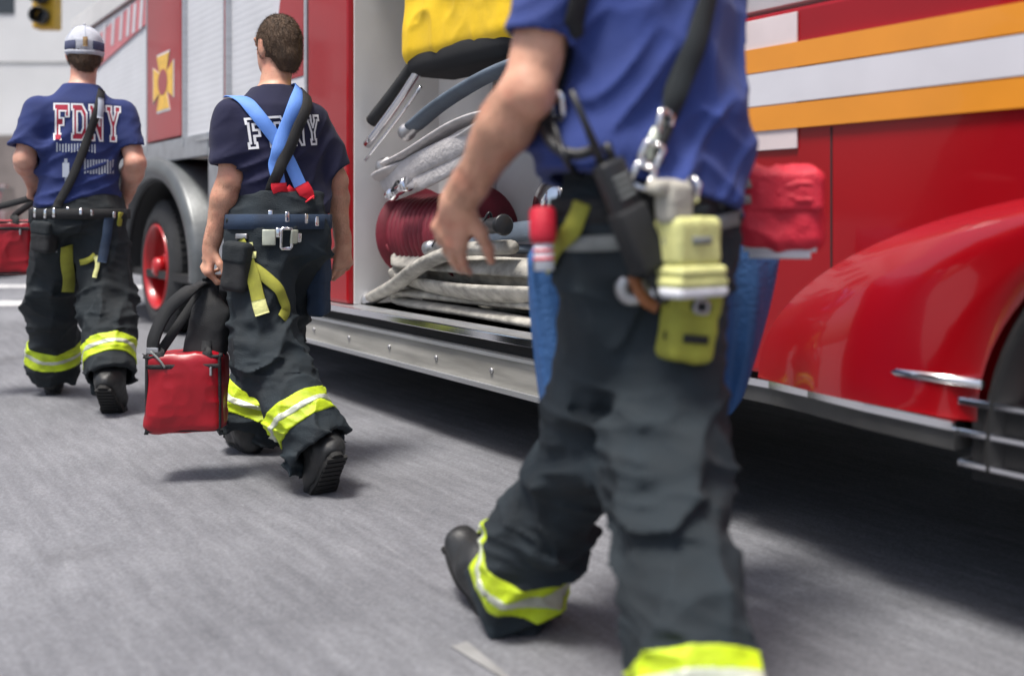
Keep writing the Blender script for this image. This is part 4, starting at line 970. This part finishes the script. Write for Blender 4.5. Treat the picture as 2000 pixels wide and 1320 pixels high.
# middle man: crossed blue suspenders with red tabs, black sling, lettering, belt hardware
right2 = -P2['L']; eu = unit(right2 + UP * .10); ev = unit(UP - right2 * .10)
outline_letters('lettering', 'FDNY', W(487, 290, 3.55), eu, ev, .105, .062, .010, P2['sb'], FW, 'print_white', P2['shirt'], .0085)
sstrap(P2, 'suspender', [C2 + .150 * Lw + FW * .04 + UP * 1.40 + A3(-.03, 0, 0), C2 + .145 * Lw - FW * .01 + UP * 1.40 + A3(-.03, 0, 0), (488, 208), (508, 232), (540, 275), (570, 330), (592, 378)], .050, 'blue_web', lift=.008)
sstrap(P2, 'suspender', [C2 - .055 * Lw + FW * .05 + UP * 1.41, C2 - .06 * Lw - FW * .03 + UP * 1.41, (574, 205), (562, 235), (545, 285), (536, 320), (545, 372)], .050, 'blue_web', lift=.012)
sstrap(P2, 'sling', [C2 - .085 * Lw + FW * .05 + UP * 1.40, C2 - .085 * Lw - FW * .03 + UP * 1.40, (594, 212), (580, 245), (555, 305), (530, 360), (500, 402)], .042, 'black_web', lift=.018)
sstrap(P2, 'suspender_tab', [(541, 358), (545, 374), (548, 392)], .056, 'red_web', lift=.024); sstrap(P2, 'suspender_tab', [(586, 364), (595, 380), (603, 396)], .056, 'red_web', lift=.022)
sstrap(P2, 'suspender_tab', [(568, 366), (562, 380), (557, 392)], .034, 'red_web', lift=.018)
belt(P2, .925, .055, 'navy_web', .005)
for x, y in ((528, 421), (560, 424), (596, 428), (617, 433)): clip_at(P2, x, y, .016, .036)
for x, y in ((543, 455), (583, 464)): clip_at(P2, x, y, .017, .034)
clip_at(P2, 525, 464, .046, .056, 'reflective', name='patch'); clip_at(P2, 572, 462, .03, .05, 'reflective', name='patch')
r = hit(P2['tb'], 558, 466); buckle(r[0], r[1], UP, .040, .072, 'chrome', P2['root'], bar=.011)
sstrap(P2, 'webbing', [(472, 470), (484, 505), (497, 545), (506, 585), (512, 612)], .048, 'olive_web', 'tb', .012); sstrap(P2, 'webbing_end', [(507, 588), (512, 612)], .05, 'pale_yellow', 'tb', .015)
sstrap(P2, 'webbing', [(490, 520), (520, 543), (546, 572), (556, 602), (548, 622)], .042, 'olive_web', 'tb', .008)
clip_at(P2, 474, 462, .05, .02, 'dull_steel')
for k_, (x, y) in enumerate(((472, 482), (476, 500))): sstrap(P2, 'webbing_wrap', [(x - 14, y), (x, y + 2), (x + 26, y - 2)], .024, 'pale_yellow', 'tb', .018)

def soft_box(c, ax, half, rr, m, parent, name, h=.006, amp=.006):
    v = Vol(np.asarray(c) - np.linalg.norm(half) - .03, np.asarray(c) + np.linalg.norm(half) + .03, h); v.rbox(c, ax, half, rr)
    if amp: v.displace(lambda P: -amp * ridge(P * 16) + amp * .5 * vnoise(P * 30))
    return v.mesh(name, m, parent)
def on_surface(P, x, y, which='tb', out=.03):
    p, n = hit(P[which], x, y); n = unit(n * A3(1, 1, 0)); return p + n * out, n
def pouch(P, label, cat, x, y, half, m, tilt=0.0, rr=.018, out=None, flap=None, which='tb', name='pouch', amp=.004):
    p, n = on_surface(P, x, y, which, half[1] * .8 if out is None else out); sd = np.cross(UP, n); up = UP * math.cos(tilt) + sd * math.sin(tilt); sd2 = np.cross(up, n)
    o = empty(name, tuple(p - up * half[2])); tag(o, label, cat); soft_box(p, np.array([sd2, n, up]), half, rr, m, o, 'body', .005, amp)
    if flap: soft_box(p + up * half[2] * .55 + n * .004, np.array([sd2, n, up]), (half[0] * 1.04, half[1] * 1.04, half[2] * .47), rr, flap, o, 'flap', .005, .002)
    return o, p, n, sd2, up
pouch(P2, 'black pouch clipped on the left hip of the middle firefighter', 'pouch', 468, 520, (.05, .03, .085), 'black_web', .1, flap='bunker_black', out=.012)
pouch(P2, 'dark navy pouch hanging on the right hip of the middle firefighter', 'pouch', 616, 560, (.05, .035, .11), 'navy_web', -.1, flap='navy_web', out=.012)

# farthest man: lettering, sling, cap, belt hardware
right1 = -P1['L']; F1 = P1['F']
outline_letters('lettering', 'FDNY', W(106, 272, 4.8), right1, UP, .175, .066, .012, P1['sb'], F1, 'print_white', P1['shirt'], .008, fill='print_red')
rows = []
for i in range(14): rows.append((i * .013, i * .013 + .006, random.uniform(-.004, .004), .04 + random.uniform(-.005, .005)))
bars_on('print_line', [q for q in rows], W(110, 296, 4.8), right1, UP, P1['sb'], F1, 'print_grey', P1['shirt'])
bars_on('print_line', [(a + .0, b + .002, c_, d_ + .03) for a, b, c_, d_ in rows[:11]], W(165, 338, 4.8), right1, UP, P1['sb'], F1, 'print_grey', P1['shirt'])
bars_on('print_mark', [(0, .03, 0, .07), (.008, .022, .07, .09), (.01, .02, -.02, 0)], W(122, 346, 4.8), right1, UP, P1['sb'], F1, 'print_grey', P1['shirt'])
sstrap(P1, 'sling', [(196, 178), (186, 225), (166, 285), (140, 350), (112, 402)], .040, 'black_web', lift=.010)
sstrap(P1, 'light_strap', [(193, 166), (195, 195), (193, 232)], .030, 'print_grey', lift=.013)
belt(P1, .955, .05, 'black_web', .006)
for x, y in ((70, 416), (90, 418), (106, 416), (133, 414), (158, 414), (178, 416), (222, 420)): clip_at(P1, x, y, .014, .045 if x < 140 else .03)
clip_at(P1, 232, 428, .035, .07, 'olive_web', name='tag')
sstrap(P1, 'webbing', [(128, 478), (130, 510), (133, 545), (132, 572)], .060, 'olive_web', 'tb', .012)
sstrap(P1, 'webbing', [(160, 512), (176, 508), (188, 498)], .03, 'olive_web', 'tb', .010); sstrap(P1, 'webbing', [(188, 500), (192, 520), (186, 542)], .022, 'pale_yellow', 'tb', .012)
sstrap(P1, 'strap', [(212, 425), (208, 460), (203, 490), (199, 514)], .045, 'navy_web', 'tb', .014)
o, p, n, sd2, up = pouch(P1, 'black pouch with a printed tag on the left hip of the farthest firefighter', 'pouch', 90, 462, (.06, .035, .075), 'black_web', .1, flap='bunker_black', out=.01)
clip_at(P1, 106, 482, .03, .055, 'print_grey', name='printed_tag')
H = A3(-2.165, 5.04, 1.765); HF = F1; HL = P1['L']; s_ = 1.05
cv = Vol(H - .26, H + .26, .005); cv.ball(H + UP * .028 - HF * .006, (HL, HF, UP), (.088 * s_, .108 * s_, .104 * s_)); cv.cut(H - UP * .022, unit(-UP - HF * .10))
cv.displace(lambda P: -.003 * ridge(P * 14))
cv.ball(H - UP * .025, (HL, HF, UP), (.078 * s_, .097 * s_, .09), mode='s')
cv.cone(H + HF * .10 - UP * .002 - HL * .0, H + HF * .155 - UP * .008, .07, .05, .01, sq=(UP, 9.0)); cap = cv.mesh('cap', 'cap_grey', P1['root']); cb_ = cv.bvh()
for a0, a1 in ((1.15, .40), (-.30, -1.10)):
    q = [H - HF * .12 * math.cos(a) + HL * .12 * math.sin(a) + UP * .030 for a in np.linspace(a0, a1, 6)]
    strap_on('cap_patch', cb_, q, .042, 'cap_navy', cap, .002, .001)
strap_on('cap_mark', cb_, [H - HF * .13 + UP * z for z in (.075, .05, .02)], .022, 'canvas_tan', cap, .003, .001)
for a in (0.0, 1.05, 2.1, 3.15, 4.2, 5.25): strap_on('cap_seam', cb_, [H + UP * (.028 + .112 * s_ * math.sin(e)) + (HF * math.cos(a) + HL * math.sin(a)) * .1 * s_ * math.cos(e) for e in (1.45, 1.1, .7, .3, .05)], .004, 'print_grey', cap, .0012, .001)
MB().lathe([(0, .001), (.002, .008), (.006, .007), (.008, .001)], lambda a_, x, y: Vector(H - HF * .006 + UP * (.026 + .112 * s_ + a_) + HF * x + HL * y), 12, False).build('cap_button', 'cap_grey', cap, True, True)
strap_on('cap_strap', cb_, [H - HF * .12 * math.cos(a) + HL * .12 * math.sin(a) - UP * .008 for a in np.linspace(1.2, -1.2, 9)], .022, 'cap_grey', cap, .003, .002)

# nearest man: suspenders, hardware, radio, hip gear
sstrap(P3, 'suspender', [(1135, -40), (1118, 60), (1098, 140), (1084, 205)], .042, 'black_web', lift=.007)
sstrap(P3, 'suspender', [(1385, -40), (1362, 60), (1330, 150), (1296, 235)], .046, 'bunker_black', lift=.008)
for x, y, t_ in ((1290, 240, .3), (1268, 300, .5), (1252, 345, .5)):
    r = hit(P3['sb'], x, y)
    if r: buckle(r[0], r[1], UP + right2 * t_, .036, .040, 'chrome', P3['root'], bar=.010, th=.010)
sstrap(P3, 'suspender_end', [(1290, 240), (1268, 300), (1246, 362)], .024, 'reflective', lift=.010)
sstrap(P3, 'suspender_end', [(1300, 250), (1284, 310), (1262, 372)], .020, 'black_web', lift=.014)
belt(P3, .985, .05, 'black_web', .006, -.03)
belt(P3, .925, .030, 'grey_web', .006, -.03, name='waist_strap')
def hang_tube(P, name, pts, r, m, which='sb', out=.02):
    q = []
    for x, y in pts:
        h_ = hit(P[which], x, y) or hit(P['tb'], x, y)
        if h_: q.append(h_[0] + unit(h_[1] * A3(1, 1, .2)) * out)
    return MB().tube(catmull(q, 6), r, 10).build(name, m, P['root'], True, True) if len(q) > 1 else None
hang_tube(P3, 'cord', [(1086, 205), (1080, 250), (1096, 288), (1130, 304), (1172, 292)], .011, 'black_plastic')
hang_tube(P3, 'cord', [(1084, 215), (1100, 262), (1128, 322), (1150, 360)], .007, 'black_plastic')
for x, y in ((1150, 372), (1130, 338), (1100, 205)):
    r = hit(P3['sb'], x, y)
    if r: buckle(r[0], r[1], UP + right2, .028, .046, 'chrome', P3['root'], 'carabiner', .014, .010)
# radio with antenna on a leather sling
a = hit(P3['sb'], 1178, 292); a = a[0] + unit(a[1] * A3(1, 1, 0)) * .03
b_ = hit(P3['tb'], 1262, 520); b_ = b_[0] + unit(b_[1] * A3(1, 1, 0)) * .035; ax_ = unit(a - b_); bk_ = unit(-FW - ax_ * (-FW @ ax_)); sd_ = np.cross(ax_, bk_)
ra, rax = a, ax_
rd = empty('radio', tuple(b_)); tag(rd, 'black handheld radio with antenna slung across the nearest firefighter', 'radio')
SD_, BK_, AX_ = sd_, bk_, ax_
Mx = lambda p: (lambda M: (setattr(M, 'translation', Vector(p)), M)[1])(Matrix([SD_, BK_, AX_]).transposed().to_4x4())
MB().box((-.028, -.018, -.075), (.028, .018, .075), .008, Mx(a - ax_ * .10)).build('body', 'black_plastic', rd, True, True)
MB().box((-.033, -.022, -.07), (.033, .024, .05), .008, Mx(a - ax_ * .165)).build('leather_case', 'black_web', rd, True, True)
MB().tube([a - ax_ * .03 - sd_ * .012, a + ax_ * .05 - sd_ * .014, a + ax_ * .115 - sd_ * .016], [.010, .007, .006], 10).build('antenna', 'black_plastic', rd, True, True)
MB().tube([a - ax_ * .025 + sd_ * .012, a + ax_ * .005 + sd_ * .012], .009, 12).build('knob', 'black_plastic', rd, True, True)
for k_ in range(4): MB().box((-.018, .0185, .03 - k_ * .012), (.018, .021, .035 - k_ * .012), 0, Mx(a - ax_ * .09)).build('speaker_slot', 'grey_web', rd, False, True)
P_ = catmull([a - ax_ * .22, a - ax_ * .29 + bk_ * .01, b_ - ax_ * .06 + bk_ * .005], 6); band_mesh('strap', P_, [bk_] * len(P_), .036, .005, 'black_web', rd)
# round steel pulley with brown tab
p, n = on_surface(P3, 1232, 562, 'tb', .016); sd = np.cross(UP, n)
pl = empty('pulley', tuple(p - UP * .03)); tag(pl, 'small round steel pulley on a brown leather tab hanging on the nearest firefighter', 'pulley')
MB().lathe([(-.011, .006), (-.011, .030), (-.004, .033), (0, .024), (.004, .033), (.011, .030), (.011, .006)], lambda a_, x, y: Vector(p + n * a_ + sd * x + UP * y), 24).build('wheel', 'dull_steel', pl, True, True)
P_ = np.array([p + n * .012 + UP * .07 - sd * .01, p + n * .014 + UP * .02, p + n * .014 - UP * .02 + sd * .02, p + n * .012 - UP * .035 + sd * .045]); band_mesh('tab', catmull(P_, 4), [n] * 13, .022, .003, 'brown_leather', pl)
sstrap(P3, 'webbing', [(1140, 398), (1122, 440), (1098, 480), (1078, 525)], .036, 'olive_web', 'tb', .010)
# red torch with white striped end
p, n = on_surface(P3, 1092, 440, 'tb', .024); sd = np.cross(UP, n); ax_ = unit(UP - sd * .05)
p = p - A3(.012, 0, 0)
fl_ = empty('torch', tuple(p - UP * .08)); tag(fl_, 'red hand torch with white striped end at the left hip of the nearest firefighter', 'torch')
MB().tube([p + ax_ * .035, p + ax_ * .028, p - ax_ * .02, p - ax_ * .034], [.018, .025, .026, .022], 18).build('head', 'red_cordura', fl_, True, True)
MB().tube([p - ax_ * .034, p - ax_ * .085], .019, 18).build('barrel', 'print_white', fl_, True, True)
for k_ in (.045, .060): MB().tube([p - ax_ * k_, p - ax_ * (k_ + .006)], .0202, 18).build('ring', 'red_cordura', fl_, True, True)
# rolled pale yellow gloves over an olive pouch on the right hip
o, p, n, sd2, up = pouch(P3, 'olive yellow pouch hanging under the pale gloves on the nearest firefighter', 'pouch', 1335, 625, (.048, .034, .075), 'olive_web', .12, flap='olive_web', out=.02)
pouch_o, p_o, n_o, sd_o, up_o = o, p, n, sd2, up
p, n = on_surface(P3, 1320, 500, 'tb', .03); sd = np.cross(UP, n); AX = np.array([sd, n, UP])
gp, gn, gs = p, n, sd
gl = empty('work_gloves', tuple(p - UP * .07)); tag(gl, 'pale yellow rolled gloves with white bands clipped to the nearest firefighter', 'gloves')
soft_box(p + UP * .028, AX, (.058, .034, .044), .014, 'pale_yellow', gl, 'cuff', .004, .003)
for k_, (dz, hw, mm) in enumerate(((-.026, .062, 'pale_yellow'), (-.046, .066, 'pale_yellow'), (-.062, .066, 'print_white'))): soft_box(p + UP * dz + n * .004, AX, (hw, .040, .011), .0105, mm, gl, 'roll', .004, .001)
soft_box(p + UP * .098 - sd * .035, AX, (.030, .022, .036), .012, 'glove_leather', gl, 'finger_part', .004, .004)
soft_box(p + UP * .125 - sd * .062, AX, (.03, .016, .012), .009, 'glove_leather', gl, 'finger_part', .004, .004)

# ---------------------------------------------------------------- red bags
def medical_bag(c, ax, half, hand_p, label, harness=True):
    o = empty('medical_bag', tuple(c - ax[2] * half[2])); tag(o, label, 'bag', 'red medical bags carried by the firefighters')
    v = Vol(c - np.linalg.norm(half) - .04, c + np.linalg.norm(half) + .04, .006); v.rbox(c, ax, half, .026)
    def dz(P):
        X = (P - c) @ ax.T / half; bulge = -.014 * np.maximum(0, 1 - X[:, 0] ** 2) * np.maximum(0, 1 - X[:, 2] ** 2)
        return bulge - .008 * ridge(P * A3(9, 9, 7)) - .004 * ridge(P * 19 + 4) + .006 * vnoise(P * 8)
    v.displace(dz); v.mesh('body', 'red_vinyl', o)
    L3 = lambda x, y, z: c + ax[0] * x * half[0] + ax[1] * y * half[1] + ax[2] * z * half[2]
    for y in (-1, 1):
        k = 1.0 - .05; pts = [L3(x, y * .93, z) for x, z in ((-.9, -k), (.9, -k), (k, -.9), (k, .9), (.9, k), (-.9, k), (-k, .9), (-k, -.9), (-.9, -k), (.0, -k))]
        MB().tube(catmull(pts, 4), .0065, 8).build('piping', 'black_web', o, True, True)
    P = np.array([L3(x, -1.14 + .05 * x * x, .72) for x in np.linspace(-.95, .95, 12)]); band_mesh('zip', P, [-ax[1]] * 12, .016, .002, 'black_web', o)
    MB().box((-.004, -.006, -.03), (.004, .006, .0), .002, Matrix.Translation(Vector(L3(.75, -1.22, .70)))).build('zip_pull', 'dull_steel', o, False, True)
    for x in (-.62, .62):
        q = catmull([L3(x, -1.02, .55), L3(x, -.9, 1.06), L3(x * .9, -.4, 1.22), hand_p + ax[0] * x * .03 - UP * .03, hand_p + ax[0] * x * .012], 8); nn2 = [unit(-ax[1] + ax[2] * .15)] * len(q); band_mesh('handle', q, nn2, .034, .004, 'black_web', o)
    q = catmull([L3(-.45, 1.1, -.97), L3(.1, .6, -1.09), L3(.7, .2, -1.06), L3(.9, -.2, -1.0)], 6); MB().tube(q, .005, 8).build('bottom_cord', 'black_web', o, True, True)
    if harness:
        v = Vol(c - .45, c + .50, .006); top = L3(.45, .2, 1.0); mid = (top + hand_p) / 2 + ax[0] * .015
        v.cone(top - ax[0] * .0, mid, .070, .058, .03, sq=(ax[1], 1.6)); v.cone(mid, hand_p - UP * .055, .058, .030, .03, sq=(ax[1], 1.5)); v.displace(lambda P: -.012 * ridge(P * A3(10, 10, 6)) - .005 * vnoise(P * 30)); v.mesh('harness_pad', 'black_web', o)
        q = catmull([L3(-.80, -.6, 1.0), L3(-.78, -.7, 1.45), L3(-.45, -.6, 2.15), L3(.05, -.5, 2.62), hand_p + A3(-.02, 0, -.015)], 8); band_mesh('shoulder_strap', q, [unit(-ax[1] - ax[0] * .5)] * len(q), .05, .008, 'black_web', o)
        clipm = L3(-.82, -.8, 1.12); MB().box((-.022, -.006, -.012), (.022, .006, .012), .004, Matrix.Translation(Vector(clipm))).build('buckle', 'dull_steel', o, False, True)
        MB().tube(catmull([L3(-.85, -1.0, 1.12), L3(-.6, -1.15, .9), L3(-.45, -1.2, .7)], 5), .004, 6).build('cord', 'grey_web', o, True, True)
    return o
ya = R(8); BA = np.array([A3(math.cos(ya), math.sin(ya), 0), A3(-math.sin(ya), math.cos(ya), 0), UP]); BA2 = rot_axes(R(8), 0, R(-1))
h2 = W(399, 545, 3.62) + A3(.015, .01, 0)
medical_bag(W(365, 762, 3.58), BA, A3(.130, .072, .135), h2, 'red medical bag with black straps held low by the middle firefighter')
ya = R(16); BA = np.array([A3(math.cos(ya), math.sin(ya), 0), A3(-math.sin(ya), math.cos(ya), 0), UP])
medical_bag(W(-15, 483, 5.22), BA, A3(.205, .09, .137), W(66, 376, 5.10), 'red medical bag at the left edge held up by the farthest firefighter', False)
# red pouch bag clipped to the right hip of the nearest man
c = A3(.600, 2.235, .965); ya = R(-14); BA = np.array([A3(math.cos(ya), math.sin(ya), 0), A3(-math.sin(ya), math.cos(ya), 0), UP])
hb = empty('hip_bag', tuple(c - UP * .1)); tag(hb, 'bright red hip bag with white edging beside the nearest firefighter', 'bag')
v = Vol(c - .22, c + .22, .005); v.rbox(c, BA, (.088, .055, .085), .022); v.cone(c + BA[2] * .05 - BA[0] * .05, c + BA[2] * .10 - BA[0] * .08, .035, .02, .03); v.displace(lambda P: -.012 * ridge(P * A3(8, 8, 16)) - .004 * ridge(P * 30)); v.mesh('body', 'red_cordura', hb)
soft_box(c + BA[2] * .035 - BA[1] * .008, BA, (.092, .056, .048), .016, 'red_cordura', hb, 'flap', .005, .005)
for dz, hw in ((-.088, .078), (-.103, .066)): MB().tube([c + BA[2] * dz - BA[0] * hw - BA[1] * .03, c + BA[2] * dz + BA[0] * hw - BA[1] * .03], .009, 12).build('edging_roll', 'print_white', hb, True, True)
for z in (.02, .055):
    t0 = hit(P3['tb'], 1405, 385 + (0.05 - z) * 500); t0 = t0[0] if t0 else A3(.42, 2.1, .97)
    q = catmull([t0, (t0 + c - BA[0] * .09 + UP * z) / 2 - BA[1] * .05, c - BA[0] * .06 - BA[1] * .058 + UP * z, c + BA[0] * .0 - BA[1] * .064 + UP * (z + .01)], 6); band_mesh('clip_strap', q, [-BA[1]] * len(q), .02, .003, 'grey_web', hb)

# ---------------------------------------------------------------- blue tarpaulin carried in front of the nearest man
tp = empty('tarpaulin', (.33, 2.40, .42)); tag(tp, 'folded blue tarpaulin carried in front of the thighs of the nearest firefighter', 'tarpaulin')
V, Q = [], []; nz, na = 46, 120
for i in range(nz + 1):
    t = i / nz; z = .40 + .50 * t
    wl_, wr_ = .30 - .05 * (1 - t) ** 2, .35 - .15 * (1 - t) ** 1.6
    pin = 1 - .10 * max(0, (t - .9) / .1) - .5 * max(0, (.06 - t) / .06) ** 2
    for k in range(na):
        a = 2 * math.pi * k / na; x = math.cos(a); y = math.sin(a)
        fold = .022 * math.sin(7 * a + 2.2 * math.sin(3 * t + a)) * (1.15 - .45 * t) + .006 * math.sin(17 * a + 5 * t)
        rx = (wr_ if x > 0 else wl_) * pin; V.append((.335 + x * rx, 2.42 + y * (.075 + .02 * (1 - t)) * pin + fold * abs(x) ** .3 + .10 * x, z + .012 * math.sin(5 * a) + (.05 * abs(x) ** 2 if i < 10 else 0) * (1 - i / 10)))
for i in range(nz):
    for k in range(na): Q.append((i * na + k, i * na + (k + 1) % na, (i + 1) * na + (k + 1) % na, (i + 1) * na + k))
for base_ in (0, nz * na):
    for k in range(na // 2 - 1):
        q = (base_ + k, base_ + k + 1, base_ + na - 2 - k, base_ + na - 1 - k); Q.append(q if base_ else q[::-1])
mesh_np('sheet', V, Q, 'tarp_blue', tp)
# straps, buckles and clips on the hip gear
for dz in (.03, -.03):
    q = [p_o + sd_o * x + up_o * dz + n_o * (.036 + (.002 if abs(x) < .045 else -.03)) for x in (-.052, -.046, -.02, .02, .046, .052)]; band_mesh('strap', np.array(q), [n_o] * 6, .016, .003, 'black_web', pouch_o)
buckle(p_o + n_o * .036 + up_o * .03, n_o, up_o, .026, .022, 'dull_steel', pouch_o, bar=.006)
MB().tube([gp + UP * .10 + gn * .02, gp + UP * .13 + gn * .028, gp + UP * .15 + gn * .01, gp + UP * .125 - gn * .01, gp + UP * .10 + gn * .018], .005, 8).build('clip', 'chrome', gl, True, True)
q = [gp + UP * .03 + gs * x + gn * (.037 if abs(x) < .055 else 0.0) for x in (-.062, -.055, -.02, .02, .055, .062)]; band_mesh('cuff_strap', np.array(q), [gn] * 6, .014, .002, 'grey_web', gl)
MB().box((-.016, .0185, -.055), (.016, .0202, -.035), .001, Mx(ra - rax * .10)).build('label_plate', 'grey_web', rd, False, True)
